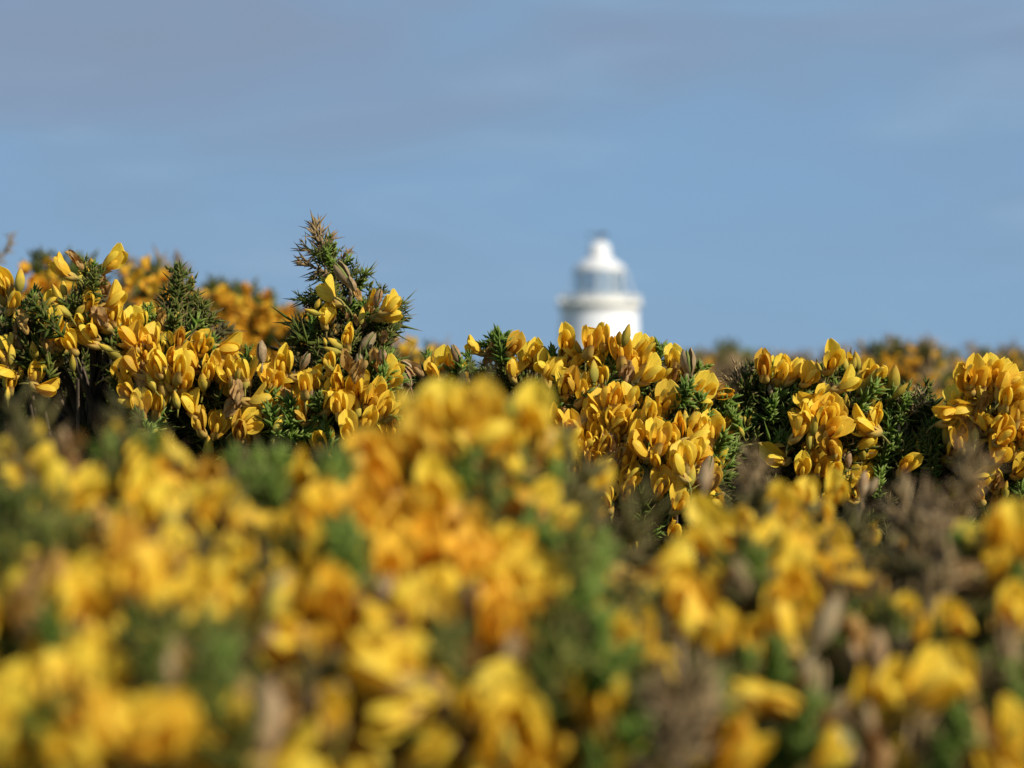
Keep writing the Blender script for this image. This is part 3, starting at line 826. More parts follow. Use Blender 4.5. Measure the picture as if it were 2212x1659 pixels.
put('mid', C3, Z, 'f', '300,405,3,0,1.1 340,455,20 230,460,-20,-20 510,300,-15,-60,.9 760,295,30 845,370,-3,0,1.2 905,355,10,10,1.1 735,450,5,10,1.1 770,450 1080,265,-18,20,1.3 1120,335 1250,255,3,10,1.25 1345,215,8,-10,1.1 1310,350,30,10 1300,430,-10,0,1.35 1460,330,0,0,1.3 1170,440,60 1100,430 1080,550,-8,5,1.2 1150,530,10,0,1.1 1100,650,-50,-20,1.1 1180,600 1340,650 1420,640,10,20,1.2 1300,740,-20,-20,1.1 1410,760,5,5,1.2 1450,760,5,30,1.2 1150,840,0,0,1.2 1190,910,8 1240,700 1160,950 1250,920,5,20 1410,930,0,10,1.2 1340,960 1000,1080,-40,-20 1080,1040,10,10,1.1 1130,1000 1380,1100,40,10 1350,1165 1280,1340,0,0,1.1 1310,1280 1370,1290,10,20 1230,850 1100,890 1310,860 1220,1000 1290,1060 1040,1140 1180,1120 1240,1240 1330,1040 1020,470 960,420 410,470')
put('mid', C3, Z, 'w', '590,370,20 1100,425,30 1240,620,-20 1085,790,-10 1370,985,-40 1450,1030,15 1320,1410 100,450,-40 180,480')
put('mid', C3, Z, 'p', '375,365,-20,0,1.1 60,460,-50 975,365,-30,0,.9 40,520,-30')
put('mid', C3, Z, 'b', '440,400,0,0,.8 1390,440,0,0,.8 1220,760,0,0,.8 1290,480,0 1180,320,-20,0,.8 1380,260,5,0,.8')
put('mid', C3, Z, 'g', '660,300,-8,0,1.1 700,320,15,0,.9 625,290,-20,0,.8 740,350,35,0,.8 580,310,-60,0,.7 1010,385,5,0,.8 460,420,0,0,.7 1390,400,-10 190,415,-10,0,.7 1260,1460,-20 1200,1420,10 1050,650,0,0,.6 380,490')
put('mid', C5, Z, 'f', '25,150,8,-10,1.1 150,260,2,0,1.5 255,250,25,25,1.2 300,280,25,30,1.35 320,385,25,30,1.2 265,420,35,30,1.3 480,305,2,0,1.25 450,400,15,20,1.1 685,500,22,20,1.2 690,560,50,40 440,560,3,5,1.25 330,640,0,0,1.1 320,700 160,640,5,0,1.2 100,565,20,20,1.2 230,760,10,20,1.1 225,810 110,720,10,10,1.3 380,810,0,0,1.45 355,900 370,970,0,10 510,770,-5,0,1.3 620,760,10,20,1.2 645,810,60,40,1.2 735,770,0,0,1.4 820,770,25,20,1.1 560,950,-2,-5,1.3 635,920,15,10,1.2 550,1010 690,960,50,30 210,950,40,-30,1.2 215,1080,25,20,1.2 190,1155,10,10 400,1130,8,10,1.25 40,1010,20 740,1110,30,20 520,1235,10,20,1.2 480,1430,0,0,1.1 205,1530,0,0,1.2 240,1395,5 40,700 50,830 90,950 20,1100 40,1230 70,1310 430,700 290,880 450,850 780,850 500,1070 610,870 180,560 20,420 200,330')
put('mid', C5, Z, 'w', '175,410,10,0,1.2 130,955,10,0,1.2 265,1195,3,0,1 480,420,10 60,880,-10 560,420,0')
put('mid', C5, Z, 'F', '815,545,80,0,.9', hue=1.0)
put('mid', C5, Z, 'p', '585,340,-5,0,1.5 705,1050,12,0,1.5 580,440,10 910,570,80,0,.8 1135,520,10,0,.7 230,570,0,0,.7')
put('mid', C5, Z, 'b', '125,160,-3,0,1.1 175,155,4,0,1.1 415,680,5,0,1.1 225,800,20 570,700,0,0,.9 610,720,15,0,1.1 460,935,15,0,1.1 605,1090,5,0,1.1 560,1115,0,0,1.1 70,1335,20,0,1 915,645,-10,0,.9 60,1400,20 640,660,15,0,1 920,690,-60,0,.6 900,750,-60,0,.6 960,700,10,0,.6 1020,660,40,0,.6 940,790,-30,0,.6 990,720,20,0,.6', hue=.7)
put('mid', C5, Z, 'g', '640,410,10,0,.9 670,640,-8,0,1 530,490,-10,0,1.1 390,300,30,0,.9 250,520,60,0,.8 180,560,-20 1080,430,0,0,1.1 1130,440,10 1250,560,15,0,1.3 1310,590,40 1210,600,-15,0,1.1 1140,640,10 960,690,0 1000,760,10,0,.9 900,720,-20,0,.9 830,620,0 820,930,50 780,890,20 870,960,20 1260,660,10 1180,720 310,1130,10 380,1400,10 330,1420,-20 100,340,0 60,300,-20 560,540 1250,830,60 1200,650,0 1060,500', dY=.006)
put('mid', C5, Z, 's', '980,540,0 1040,520,0 560,600,0 300,1290,0 250,1320,20 130,1220,0 200,1300,-20 1090,620 850,640 1150,810,30 1230,940,0 160,1430 330,1240,20 600,620', dY=.012)
put('mid', C5, Z, 'd', '905,420,-20,0,.55 940,440,25,0,.5 880,460,-60,0,.5 985,420,20,0,.45 1270,460,-30,0,.4')
put('mid', C5, Z, 'l', '270,1290,0 230,1300,-40 320,1300,40 140,1260,-80 1290,900,-20 560,1180,20 310,1020,0')
put('mid', C5, Z, 'f', '1090,345,0,0,1.3 1150,410,0,0,1.2 1205,370,20,20,1.2 1320,410,0,0,1.2 1260,375,-10 1390,410,15,10,.9 1200,500,45 1380,600,-40,-30,1.2 1480,570,25,20,1.1 1360,690,0,0,1.2 1300,750,5,30 1190,870,72,40,1.2 1160,955,-60,-30,1.1 1345,1010,0,0,1.1 1440,690,5,0,1.1', dY=-.006)
put('mid', C5, Z, 'F', '1400,960,0,0,1.4', hue=.05)
put('mid', C5, Z, 'b', '1410,745,2,0,1.2 1395,830,2,0,1.2', hue=.3)
put('mid', C6, Z, 'f', '192,290,-12,20,1.25 300,445,35,60,1.2 530,380,0,-10,1.1 470,390,10 310,335,-20,20,.9 40,660 130,575,30,40,1.2 140,680,0,0,1.2 205,650,-5,0,1.2 245,700,0,0,1.2 60,600,-30 250,775,60 430,720,-40,-40,1.3 485,680,15,10,1.1 510,700 410,830,10 190,870,-30,-10,1.2 230,920,-10 520,930,10,30,1.2 200,1050 80,1130,0,0,1.1 730,1010,60 110,1000,0,0,1.2')
put('mid', C6, Z, 'b', '215,335,-35 300,335,0,0,.9 380,325,0,0,1.1 335,360,0 390,420,15,0,1.2 430,485,45,0,1.2 480,430,30,0,1.2 560,470,22,0,1.6 625,450,10,0,1.5 665,520,35,0,1.1 480,572,15,0,1 310,600,0,0,1 545,690,-25,0,.9 460,840,10 410,920,-5,0,1.2 120,360,-25,0,.9 90,750,0,0,1.2 450,390,20,0,1 355,330,5,0,.9 640,550,50,0,.9 420,400,20 510,450,30', hue=.75)
put('mid', C6, Z, 'p', '385,602,82,0,1.3 210,500,-20,0,.8 130,450,-55,0,.8 320,490,-30,0,.6 650,780,0,0,.6 700,850,0,0,.6 345,800,0,0,.7')
put('mid', C6, Z, 'g', '300,400,0,0,.7 370,560,20 270,560,-10 590,760,-5 680,650,20 600,830,10 720,890,80 560,960,0 620,900,20 570,1060,10 900,790,20 930,700,50 890,880,20 880,980,0 660,570,70 600,540,20 320,520,0 150,470,0 30,540 440,570,30 1150,1060,30 1420,1050,10 1460,1130,0 250,740,0,0,.5 700,700,0 640,700,-10 900,1030,10 520,1140,0', dY=.006)
put('mid', C6, Z, 's', '840,570,0,0,.8 700,620,10 820,820,0 760,740,0 780,930 680,980 610,1130 1380,1130 1260,1080 500,540,20 240,480 160,520 620,660 570,820 860,740 1460,1060 850,900 820,680', dY=.012)
put('mid', C6, Z, 'd', '745,590,0,0,.5 710,600,-40,0,.5 780,600,30,0,.5')
put('mid', C6, Z, 'f', '1100,430,-10,-10,1.4 1150,400,5,10,1.2 1200,440,10,10,1.2 1272,365,2,40,1.0 1260,450,0,0,1.3 1335,400,25,20,1.1 1385,430,30,30,1.1 1450,500,30,20,1.3 1430,560,15,10,1.2 1110,590,0,-15,1.5 1080,625,-70,-50,1.1 1250,490,10 1360,550,5,0,1.1 1410,660,0,0,1.2 1310,700,10,10,1.2 1290,790,-5,0,1.4 1355,800,10,20,1.2 1000,680,10 970,640,-70 1180,720,-50 1100,750 1450,780 1440,890,40,30,1.3 1320,925,-2,0,1.3 1050,830,0,0,1.2 1010,880 1200,1090,50,20,1.2 1170,1180,-20,-10,1.1 1480,620 1470,700 1380,860 1130,660 1040,560 1380,480', hue=.45)
put('mid', C6, Z, 'b', '1200,530,-10,0,1.4 1340,600,-5,0,1.3 980,805,-2,0,1.2 1120,830,-12,0,1.2 1190,865,62,0,1.1 790,880,5,0,.8 905,1145,-8,0,1.1 1360,1180,-5,0,1 1410,640,35,0,1.2 1160,800,10 1070,720,20', hue=.4)
put('mid', C6, Z, 'w', '1260,985,-45,0,1.3 1100,740,10,0,1 1220,600,10 1310,1120')
print('mid placed', len(bpy.data.objects))

# ---- fill behind the focused pieces
def interp(S, x):
    return float(np.interp(x, [p[0] for p in S], [p[1] for p in S]))
MIDSKY = [(-80, 660), (0, 650), (100, 640), (150, 610), (200, 600), (235, 650), (270, 720), (350, 725), (375, 660), (410, 650), (440, 740), (540, 790), (630, 810), (665, 790), (690, 720), (730, 670), (790, 690),
          (830, 730), (850, 810), (900, 810), (960, 790), (1050, 770), (1150, 790), (1200, 760), (1260, 750), (1330, 760), (1400, 790), (1480, 810), (1540, 850), (1600, 850), (1680, 840), (1790, 830), (1850, 810),
          (1930, 830), (1990, 900), (2050, 890), (2080, 840), (2150, 830), (2220, 850), (2300, 850)]
for i in range(1300):
    x = random.uniform(-60, 2270)
    top = interp(MIDSKY, x)
    y = top + 45 + (1240 - top) * random.random() ** 1.35
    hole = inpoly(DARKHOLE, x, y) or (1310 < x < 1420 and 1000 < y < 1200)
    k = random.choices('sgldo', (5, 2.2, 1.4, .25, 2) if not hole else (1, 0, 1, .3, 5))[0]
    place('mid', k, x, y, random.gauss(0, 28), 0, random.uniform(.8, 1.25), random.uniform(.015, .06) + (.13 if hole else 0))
# a few more blooms and buds where the photo shows the slope thick with flowers
for i in range(330):
    x = random.choice((random.uniform(250, 870), random.uniform(1180, 1570), random.uniform(1600, 2220), random.uniform(0, 250)))
    top = interp(MIDSKY, x)
    y = top + random.uniform(60, 270)
    if inpoly(DARKHOLE, x, y) or 1560 < x < 1750 or 1900 < x < 2040 or (650 < x < 850 and y < 800) or x < 250 and y > 800: continue
    place('mid', random.choices('fbwp', (5, 1.6, .8, .4))[0], x, y, random.gauss(0, 25), random.gauss(8, 30), random.uniform(.9, 1.15), random.uniform(.008, .025))

# ---- blurred blooms close to the lens
C7, C8, C9, ZF = (0, 1600), (1300, 1600), (2600, 1600), 1.127
put('fg', C7, ZF, 'f', '60,250,-20 150,170,15 580,240,10,20,1.1 560,150,0 640,300 830,220,-30 310,350,70 610,480,30 640,400,10 760,450,0 880,560,-20 1040,500,0,0,1.1 900,350,10 1370,270,0 1420,480,5,0,1.4 1150,580 1180,700,0,0,1.2 1400,800,10 1420,640 600,840,-70,-20,1.2 730,890,60 960,820,20,0,1.2 1000,900 480,1000 640,960 700,1000 110,860 200,1100 420,1140,40 500,1240 320,1320 800,1420,0,0,1.35 720,1470,-20,0,1.2 350,1500 180,1560,30,0,1.2 30,1450 1300,1060,-20 1400,1160,65 1220,780 1300,640 1260,560 1000,700 1080,620 850,700 700,780 520,1480 450,1580 900,1600 40,1620 60,700 980,420 820,620 1100,820 340,1180 560,1350 240,1250', hue=.22)
put('fg', C7, ZF, 'f', '420,580,60 300,620,70 1500,980,10,0,1.2 1540,860 1450,920 800,320,-20 740,330 1540,400 960,260,0,0,.8 540,640 560,590', hue=.85)
put('fg', C7, ZF, 'g', '1180,300,0,0,1.3 1120,260,-20,0,1.1 1240,290,20,0,1.2 1100,360 1180,400,10 1500,300,10 1250,380 60,520,0 330,500,70 400,480,60 130,580 700,200,0 20,430 1560,640,0,0,1.2 250,1000,-10 480,200,20 210,1380 940,1080,20 980,1200,10 1000,1000,0')
put('fg', C7, ZF, 's', '40,600 180,560 100,540 230,540 30,680 920,1150 960,1280 1010,1350 700,1150,20 570,1060 220,720 330,700 1060,1180 830,1050 60,1000')
put('fg', C7, ZF, 'w', '260,880,30,0,1.2 80,900,0 30,980 350,140,20,0,.75 320,250,0 760,300,40 850,1170,0 1150,1140,10 1450,1400,0 1400,1560,50 1320,1340 140,960,30 240,760 400,1060 1250,1560 640,650 790,700 1000,1330')
put('fg', C7, ZF, 'p', '740,1160,0,0,1.1 1210,1390,15,0,1.4 1180,1480,0,0,1.2 1230,820,20,0,1 1200,1020,10 440,690,0,0,.9 280,900,0,0,.9 1450,1290,60 730,430,0,0,.9 280,160,-10,0,1')
put('fg', C8, ZF, 'f', '410,220,-60,-10,1.2 430,120,0,0,1.1 580,40,10,10,1.15 520,-20,-10,0,1.1 700,60 880,80,10,10,1.1 1020,200,60,30,1.1 860,200 700,-30,5,0,1.2 640,20 380,40,-30 760,140 930,20,15,0,1.2 900,390,-10 960,430,40 1080,480,0,0,1.2 1090,560,10,0,1.2 1180,410 500,330,0,0,1.1 540,420,10,0,1.1 450,460 800,130 470,160', hue=.06)
put('fg', C8, ZF, 'F', '250,260,-20,0,1.25 200,190,-20,0,1.1 180,430,0,0,1.1 160,520 370,560,0,0,1.25 440,640 560,620,0,0,1.3 520,700 700,640 780,590,60,40,1.2 820,600,70,40,1.1 450,720 690,310,10,0,1.0 880,400 600,500 330,480 280,400 640,700 480,540 260,480 720,720 240,620 60,930 1010,560 40,840 120,980 760,940,-15 320,700', hue=.78)
put('fg', C8, ZF, 'f', '1150,330,0,0,1.1 1220,420,0,0,.9 1230,300,10,0,.9 1110,800,20,0,1.2 1000,830 680,770 520,860 480,950 340,960 380,830 510,850 1000,990,-30 960,930 230,1080,60 320,1130,40 330,1240,75,40,1.2 200,1140,30 650,1290,0,0,.8 830,1330,15,0,1.25 860,1480,10,0,1.3 900,1580,-20,0,1.2 1010,1480,50,0,1.2 790,1580,-15,0,1.2 1220,1270,0,0,1.25 1200,1340,-20 1510,1210,0,0,.85 1330,860,-30,0,1.25 1470,730,70,40,1.35 1540,700,60,30,1.2 1490,870,0,-10,.9 550,1560,0 270,1590 60,1640,0 480,1600 1420,1000 600,1640 900,760 250,1180 380,1180', hue=.25)
put('fg', C8, ZF, 'g', '610,200,0,0,1.2 820,80,10,0,1.1 870,150,20,0,1 110,600,0,0,1.2 100,680,10 940,560,0,0,1.3 960,640,20,0,1.2 900,620,-10 800,300,20,0,1.2 740,420,10 960,320,60 1150,660,0 1200,720,10 1110,900,0 1190,780 1200,640 60,260,0 30,340 1280,1130,50 1420,1370,0 1230,1030,0 340,1340 400,1600 1220,1600 1180,880 620,260')
put('fg', C8, ZF, 's', '760,380 700,440,20 1100,1060 1150,1120 520,1170,0 560,1250 1080,1220 1400,1300 350,1560 420,1480 1250,950 1300,980 1010,1170 480,1120 1500,960 1130,700,-10 880,560')
put('fg', C8, ZF, 'w', '620,1060,-20,0,1.1 880,1030,0,0,1.2 960,1160,10 180,1430,0,0,1.3 1180,1440,60,0,1.2 1330,1050,0,0,1.2 1400,1090,30 640,1400,10 200,930,-20 900,960 440,1380 720,1120 1220,930')
put('fg', C8, ZF, 'F', '770,960,5,0,1.2 800,870,10 830,1020 1370,1080,60', hue=.95)
put('fg', C8, ZF, 'p', '260,850,10,0,1.1 690,880,-20,0,1.2 910,850,15,0,1.5 830,1130,0,0,1.2 900,1200,-20,0,1.3 180,1340,0,0,1.5 120,1330,40,0,1.2 500,1310,-15,0,1.3 600,1080,-15,0,1.3 1390,1550,75,0,1.3 400,1480,0 840,170,0,0,1')
put('fg', C9, ZF, 'f', '300,800,20,0,1.1 170,910,0 330,560,-30,0,1.2 280,500,-35,0,1.1 430,500,20,0,1.1 560,430,10,10,1.3 600,520 690,640,0,0,1.1 640,640,0 640,780,0,0,.9 770,480,0,0,1.2 740,560 660,720 500,600 390,640,60 240,640,-70 640,900,0 620,960 540,920 1010,940,0,0,.7 1360,930,-30,0,1 480,1030,0,0,.9 580,1290,-60,-20,1.3 500,1260,-50 1030,1280,-10,0,1.1 1250,1220,40,0,1.1 1090,1260 40,1220,0 360,1440,25,0,1.1 420,1590,60,0,1.2 1100,1600,20 1570,1590,-30,0,1.2 1500,1540,-20 1650,560,0,0,1.1 1550,490,5,0,1 1560,660,0,0,1 1640,640 1640,880 1600,1440 350,1530 1150,910,0,0,.6 1220,960,0,0,.6 250,960 1080,920,0,0,.6', hue=.3)
put('fg', C9, ZF, 'F', '950,690,60,30,1.2 830,730,50,0,1.2 780,650,20,0,1.2 880,760,70 720,700 170,880 140,960 1000,720,70', hue=.85)
put('fg', C9, ZF, 'f', '830,350,5,5,1.0 1000,530,10,10,1.1 700,380,-10,-10', dY=.06, hue=.35)
put('fg', C9, ZF, 'p', '420,780,-8,0,1.4 400,700,-5,0,1.2 830,880,15,0,1.5 790,960,20,0,1.3 890,1140,0,0,1.1 1020,1090,0,0,1.1 740,1240,0,0,1.1 960,1410,0,0,1.2 820,1350,20,0,1 700,1180,0 880,1500,-30,0,1.4 1440,760,60,0,1.2 250,300,10,0,1.0')
put('fg', C9, ZF, 'p', '960,330,8,0,1.0 1000,340,20,0,.8', dY=.08)
put('fg', C9, ZF, 'g', sc=.75, txt='890,490,0,0,1.0 880,560,10,0,.9 650,1450,10,0,1.5 700,1390,25,0,1.3 740,1600,5,0,1.5 620,1560,-5,0,1.3 330,1280,0,0,1.2 420,1130,20 1400,640,0,0,1.3 1420,560,10 300,1350 560,1110 1380,1400,10 1640,1200,0 1640,760 480,660 870,970,20 560,1500,15 1320,1530 790,1540,10')
put('fg', C9, ZF, 's', dY=.03, txt='1180,1010 1320,1060 1100,1080 1240,1120 1400,1030 1450,1160 1350,1250 1500,1300 1530,1060 1180,1420 1300,1400 1560,880 900,1250 760,1120 660,1080 500,730 1090,820 1200,840 1320,850 1420,870 960,1180 1480,990 1600,1080 1440,1300')
put('fg', C9, ZF, 'd', sc=.72, txt='1440,250,10,0,.9 1420,330,0,0,.9 1160,430,-10,0,1 1200,500,10,0,1.1 1270,600,20,0,1.3 1230,680,0,0,1.2 1330,560,20 450,240,0,0,.8 430,300,-10,0,.7 480,290,10,0,.7 1130,470,-20 1280,500 1180,600 150,1300,0,0,1.1 90,1340,-20 200,1360,20 1220,1500,50,0,1.1 60,1440 1540,1180,10 1300,760,30 1150,560,-20')
put('fg', C9, ZF, 'w', '960,1020,0,0,1.1 1640,990,60,0,1.3 1580,950,40 1440,760,70,0,1.2 1000,1570,-30,0,1.3 1420,1580,-20,0,1.3 1060,850,0 1000,840,20 1380,740,60 800,1440,0 560,1600 900,1380 1520,1440')
FGSKY = [(-80, 940), (0, 930), (60, 915), (120, 950), (200, 980), (250, 940), (310, 950), (340, 1000), (400, 980), (480, 970), (560, 970), (640, 1000), (760, 960), (820, 960), (880, 890), (930, 850), (1000, 830),
         (1100, 840), (1180, 850), (1200, 1000), (1250, 1080), (1270, 1200), (1300, 1240), (1400, 1220), (1500, 1170), (1560, 1120), (1650, 1090), (1720, 1090), (1800, 1130), (1880, 1160), (1920, 1130), (2000, 1090), (2100, 1070), (2140, 1080), (2300, 1090)]
for i in range(520):
    x = random.uniform(-80, 2290)
    top = interp(FGSKY, x)
    y = top + 110 + (1760 - top) * random.random()
    right = x > 1250 and y > 1200
    k = random.choices('sogldwp', (2.0, 3.4, 1.0, .4, .15, .5, .8))[0]
    place('fg', k, x, y, random.gauss(0, 30), 0, random.uniform(.9, 1.3), random.uniform(.02, .07))
for i in range(860):
    x = random.uniform(-60, 2270)
    top = interp(FGSKY, x)
    y = top + 50 + (1720 - top) * random.random()
    if (x > 1330 and y > 1180 and random.random() < .92) or (y > 1380 and random.random() < .4) or (1880 < x < 2110 and random.random() < .8) or (480 < x < 640 and y < 1110): continue
    k = random.choices('fbwp', (7, 1.6, .7, 1.0))[0]
    place('fg', k, x, y, random.gauss(0, 28), random.gauss(8, 32), random.uniform(.75, 1.1), random.uniform(-.012, .04))
print('fg placed', len(bpy.data.objects))

# ---- the woody stems that carry the pieces, rooted in the ground
for key, (L, roots, grp) in LAYER.items():
    for i, root in enumerate(roots):
        pts = STEMPTS.get((key, i), [])
        if not pts: continue
        del root['_pts']
        r = random.Random(i)
        loc = root.location
        top = Vector((sum(p.x for p in pts) / len(pts), sum(p.y for p in pts) / len(pts) + .05, min(p.z for p in pts) - .05)) - loc
        b = MB()
        m_ = Vector((top.x * .5 + r.uniform(-.04, .04), top.y * .4 + r.uniform(0, .05), top.z * .5))
        b.tube([(0, 0, -.06), m_ * .55, m_, top], [.011, .009, .008, .006], 7)
        for p in r.sample(pts, min(len(pts), 26)):
            q = p - loc
            mid = top.lerp(q, .55) + Vector((r.uniform(-.008, .008), .012, -.006))
            b.tube([top, mid, q], [.0032, .0020, .0010], 5, None, False)
        obj('stem', b.build('stem', M_BARK), root)

# ---- the shaded thicket inside and below: countless spiny shoots, one mass
def thicket(n, spots, name, label, arrs, mat):
    Vs, Fs, As, off = [], [], [], 0
    for j in range(n):
        P, roll, tilt, s = spots(j)
        V, F, A = arrs[j % len(arrs)]
        M = np.array(Matrix.Translation(P) @ Matrix.Rotation(R(roll), 4, 'Y') @ Matrix.Rotation(R(tilt), 4, 'X') @ Matrix.Rotation(random.uniform(0, 6.28), 4, 'Z') @ Matrix.Scale(s, 4), np.float32)
        Vs.append(V @ M[:3, :3].T + M[:3, 3]); Fs.append(F + off); As.append(A); off += len(V)
    o = obj(name, mesh(name, np.concatenate(Vs), np.concatenate(Fs), mat, np.concatenate(As), smooth=False))
    return tag(o, label, kind='stuff')
def spot_mid(j):
    x = random.uniform(-700, 2950)
    top = interp(MIDSKY, min(2300, max(-80, x)))
    y = top + 130 + 600 * random.random()
    return at(x, y, random.uniform(1.27, 1.45) + (.13 if inpoly(DARKHOLE, x, y) or 1290 < x < 1430 and 980 < y < 1220 else 0)), random.gauss(0, 35), random.gauss(0, 30), random.uniform(1.5, 2.2)
def spot_fg(j):
    x = random.uniform(-700, 2900)
    top = interp(FGSKY, min(2300, max(-80, x)))
    y = top + 230 + (1850 - top) * random.random()
    Y = depth_of(FG, x, y)
    return at(x, y, Y + random.uniform(.09, .20)), random.gauss(0, 35), random.gauss(0, 30), random.uniform(1.3, 1.8)
def spot_floor(j):
    return Vector((random.uniform(-.75, .75), random.uniform(.3, 1.6), random.uniform(.1, .93))), random.gauss(0, 40), random.gauss(0, 40), random.uniform(2.2, 3.4)
thicket(1100, spot_mid, 'gorse_undergrowth', 'dense dark old spiny gorse behind the focused flowers', SPINY_A, M_OLD)
thicket(900, spot_fg, 'gorse_undergrowth', 'dense brown old spiny gorse under the blurred near flowers', SPINY_A + DRY_A[:1], M_OLD)
thicket(700, spot_floor, 'gorse_undergrowth', 'dark spiny gorse interior between near and focused branches', SPINY_A, M_OLD)

# ------------------------------------------------------------------ gorse bushes farther back
def small_flower_mesh(seed):
    """a whole bloom in one small mesh, for bushes far out of focus"""
    b = MB()
    for me in (BANNERS[seed % len(BANNERS)], WINGS[seed % 3][0], WINGS[seed % 3][1]):
        n = len(me.vertices); co = np.empty(n * 3, np.float32); me.vertices.foreach_get('co', co)
        a = np.empty(n * 3, np.float32); me.attributes['pa'].data.foreach_get('vector', a)
        b.add(co.reshape(-1, 3), [tuple(p.vertices) for p in me.polygons], a.reshape(-1, 3))
    return b.build('flower', M_PETAL)
SMALL = [small_flower_mesh(s) for s in range(4)]
def back_bush(poly, Y, nfl, nsh, label, mats='sg', tops=(), hue=.6, fscale=.95, group='gorse bushes behind the focused flowers', deep=.25, kinds=None):
    xs, ys = [p[0] for p in poly], [p[1] for p in poly]
    c = at(sum(xs) / len(xs), max(ys), Y)
    root = obj('gorse_bush', None, loc=(c.x, Y + deep * .4, 0))
    tag(root, label, 'gorse bush', group)
    def pick():
        while True:
            x, y = random.uniform(min(xs), max(xs)), random.uniform(min(ys), max(ys))
            if inpoly(poly, x, y): return x, y
    ga = {'s': (SPINY_A, M_SPINE), 'g': (FRESH_A, M_FRESH), 'd': (DRY_A, M_DRY)}
    for k in dict.fromkeys(mats):
        Vs, Fs, As, off = [], [], [], 0
        arrs, mt = ga[k]
        jobs = []
        n = int(nsh * mats.count(k) / len(mats))
        for j in range(n):
            x, y = pick()
            jobs.append((x, y + 14 / Y, random.gauss(0, 30), random.uniform(1.3, 2.0) * (1.15 + .3 * max(0, Y - 2)), random.uniform(0, deep)))
        jobs += [(x, y, roll, s, 0.0) for kk, x, y, roll, s in tops if kk == k]
        for j, (x, y, roll, s, dy) in enumerate(jobs):
            P = at(x, y, Y + dy) - root.location
            V, F, A = arrs[j % len(arrs)]
            M3 = Matrix.Rotation(R(roll), 4, 'Y') @ Matrix.Rotation(R(random.gauss(0, 20)), 4, 'X') @ Matrix.Rotation(random.uniform(0, 6.28), 4, 'Z') @ Matrix.Scale(s, 4)
            M = np.array(Matrix.Translation(P - M3 @ Vector((0, 0, .018))) @ M3, np.float32)
            Vs.append(V @ M[:3, :3].T + M[:3, 3]); Fs.append(F + off); As.append(A); off += len(V)
        if Vs:
            nm = {'s': 'foliage', 'g': 'fresh_foliage', 'd': 'dry_twigs'}[k]
            obj(nm, mesh(nm, np.concatenate(Vs), np.concatenate(Fs), mt, np.concatenate(As), smooth=False), root)['kind'] = 'stuff'
    for j in range(nfl):
        x, y = pick()
        P = at(x, y, Y - .07 + random.uniform(0, .08)) - root.location
        o = obj('flower', SMALL[j % 4], root, Matrix.Translation(P) @ rot(random.gauss(0, 30), random.gauss(10, 40), random.gauss(15, 20)) @ Matrix.Scale(fscale * random.uniform(.85, 1.2), 4))
        o.color = (min(1, max(0, random.gauss(hue, .2))), random.choice((0, 0, 0, .3)), 0, 1)
    b = MB()
    zt = c.z - .02
    for j in range(5):
        a = Vector((random.uniform(-.02, .02), random.uniform(-.02, .02), -.1 if c.z > .3 else -.6))
        x, y = pick(); q = at(x, y, Y + deep * .3) - root.location
        b.tube([a, a.lerp(q, .5) + Vector((random.uniform(-.05, .05), .02, 0)), q], [.012, .009, .004], 6)
    obj('stem', b.build('stem', M_BARK), root)
    return root
back_bush([(30, 620), (60, 575), (150, 560), (190, 580), (230, 640), (230, 760), (-40, 760), (-40, 600)], 2.3, 100, 110, 'out of focus gorse bush behind the twin topped branch, far left', 'ssg', (('g', 165, 545, 0, 1.6), ('s', 95, 560, -20, 1.4)), hue=.75)
back_bush([(250, 640), (270, 590), (310, 575), (350, 600), (390, 580), (420, 640), (420, 800), (240, 800)], 2.4, 80, 120, 'out of focus green gorse top between left branch and short green shoot', 'sgd', (('g', 310, 560, 0, 1.7), ('g', 300, 600, 10, 1.8), ('d', 385, 575, 0, 1.3), ('d', 268, 580, 0, 1.2), ('s', 340, 585, 0, 1.6)), hue=.8)
back_bush([(425, 650), (450, 622), (500, 625), (540, 630), (600, 650), (630, 675), (690, 670), (720, 720), (720, 830), (425, 830)], 3.1, 290, 200, 'out of focus bush covered in orange yellow bloom behind the spiny spire', 'ssg', (('s', 460, 620, 0, 1.8), ('s', 510, 625, 10, 1.8), ('g', 650, 690, 0, 2.0)), hue=.7, fscale=.95)
back_bush([(830, 740), (870, 725), (895, 750), (930, 765), (990, 790), (1010, 850), (820, 850)], 2.7, 30, 70, 'small out of focus blooming gorse to the right of the spiny spire', 'sgd', (('s', 925, 755, 0, 1.2),), hue=.8)
back_bush([(-30, 575), (-5, 560), (5, 570), (-10, 600), (-40, 600)], 2.1, 0, 1, 'single grey dry gorse twig leaning at the left edge against sky', 'd', (('d', 22, 522, 26, .75), ('d', 8, 550, 24, .75)))
back_bush([(1470, 772), (1520, 760), (1560, 750), (1610, 748), (1650, 775), (1690, 840), (1690, 900), (1450, 900)], 6.5, 6, 150, 'far rounded green gorse bush on the skyline right of the lighthouse', 'sgg', hue=.9, fscale=1.6, deep=.5)
back_bush([(1430, 792), (1560, 780), (1700, 785), (1720, 900), (1430, 920)], 4.8, 24, 120, 'brownish out of focus gorse below the far rounded green bush', 'sdd', hue=.9, fscale=1.5, deep=.4)
back_bush([(1700, 795), (1800, 785), (1860, 778), (1880, 920), (1700, 920)], 4.4, 60, 130, 'out of focus gorse behind the spray of olive buds', 'sd', (('d', 1830, 765, 0, 1.8),), hue=.8, fscale=1.05)
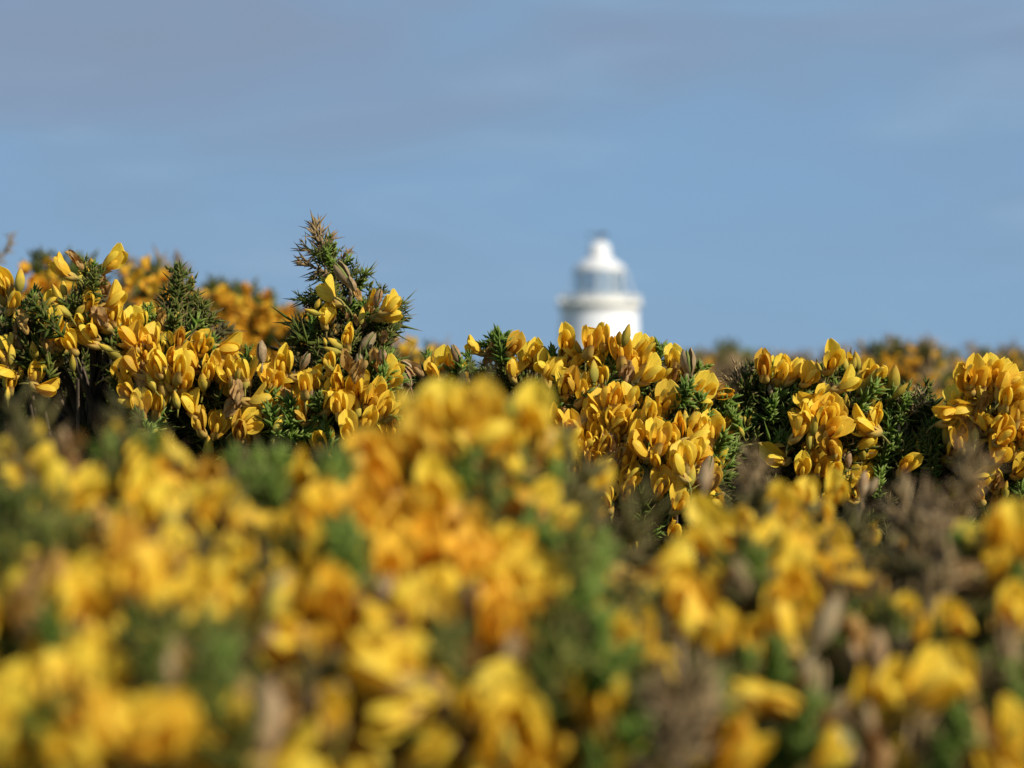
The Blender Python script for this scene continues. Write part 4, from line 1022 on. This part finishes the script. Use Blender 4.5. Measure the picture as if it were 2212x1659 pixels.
back_bush([(1860, 775), (1930, 760), (2000, 762), (2030, 780), (2040, 940), (1860, 940)], 4.0, 90, 160, 'out of focus gorse with dark spiny tops on the right skyline', 'ssd', (('s', 1880, 755, 8, 2.2), ('s', 1900, 760, -5, 2.2), ('s', 1940, 752, 10, 2.2), ('s', 1995, 758, 28, 2.2), ('d', 1960, 765, 0, 2)), hue=.8, fscale=1.05)
back_bush([(2010, 788), (2090, 780), (2160, 772), (2280, 778), (2260, 940), (2030, 940)], 4.2, 90, 180, 'out of focus brown green gorse behind the right edge cluster', 'ssd', (('s', 2200, 785, 0, 2.2), ('d', 2060, 785, 0, 1.6)), hue=.8, fscale=1.05)
back_bush([(1660, 795), (1760, 783), (1900, 778), (2050, 782), (2180, 776), (2300, 780), (2300, 900), (1660, 900)], 5.6, 110, 260, 'low continuous out of focus gorse along the far right skyline', 'sgd', hue=.8, fscale=1.1, deep=.5)
back_bush([(1000, 800), (1180, 790), (1440, 785), (1480, 800), (1480, 900), (1000, 900)], 9.0, 14, 170, 'far low gorse just behind the flower head under the lighthouse', 'ssg', fscale=1.6, deep=.6)
# ---- the rest of the gorse heath: low growth out of the frame and behind the named bushes, one mass
def spot_heath(j):
    Y = 1.75 + 20 * random.random() ** 2.2
    x = random.uniform(-1, 1) * (.9 + .55 * Y)
    sc = 4.5 + .55 * Y
    top = EYE - .10 - .06 * sc * .3 - .004 * Y * Y
    return Vector((x, Y, top - random.random() ** 2 * .6)), random.gauss(0, 30), random.gauss(0, 30), sc
thicket(2600, spot_heath, 'gorse_heath', 'low dense gorse heath spreading behind the bushes', SPINY_A + FRESH_A, M_SPINE)
def blossom(n):
    Vs, Fs, As, off = [], [], [], 0
    me = WINGS[0][0]
    co = np.empty(len(me.vertices) * 3, np.float32); me.vertices.foreach_get('co', co); V0 = co.reshape(-1, 3) * np.array([2.2, 1.2, 2.0], np.float32)
    at_ = np.empty(len(me.vertices) * 3, np.float32); me.attributes['pa'].data.foreach_get('vector', at_)
    F0 = np.array([tuple(p.vertices) for p in me.polygons], np.int32)
    for j in range(n):
        P, roll, tilt, sc = spot_heath(j)
        P.z = EYE - .09 - .0165 * sc - .004 * P.y ** 2 - random.random() * .12
        M = np.array(Matrix.Translation(P) @ rot(random.gauss(0, 40), random.gauss(0, 60), random.gauss(20, 30)) @ Matrix.Scale(1.3, 4), np.float32)
        Vs.append(V0 @ M[:3, :3].T + M[:3, 3]); Fs.append(F0 + off); As.append(at_.reshape(-1, 3)); off += len(V0)
    return tag(obj('gorse_blossom', mesh('gorse_blossom', np.concatenate(Vs), np.concatenate(Fs), M_PETAL, np.concatenate(As))), 'countless yellow blossom over the gorse heath behind', kind='stuff')
blossom(2600)
print('objects', len(bpy.data.objects), 'tris', sum(len(m.loop_triangles) if False else len(m.polygons) for m in bpy.data.meshes))
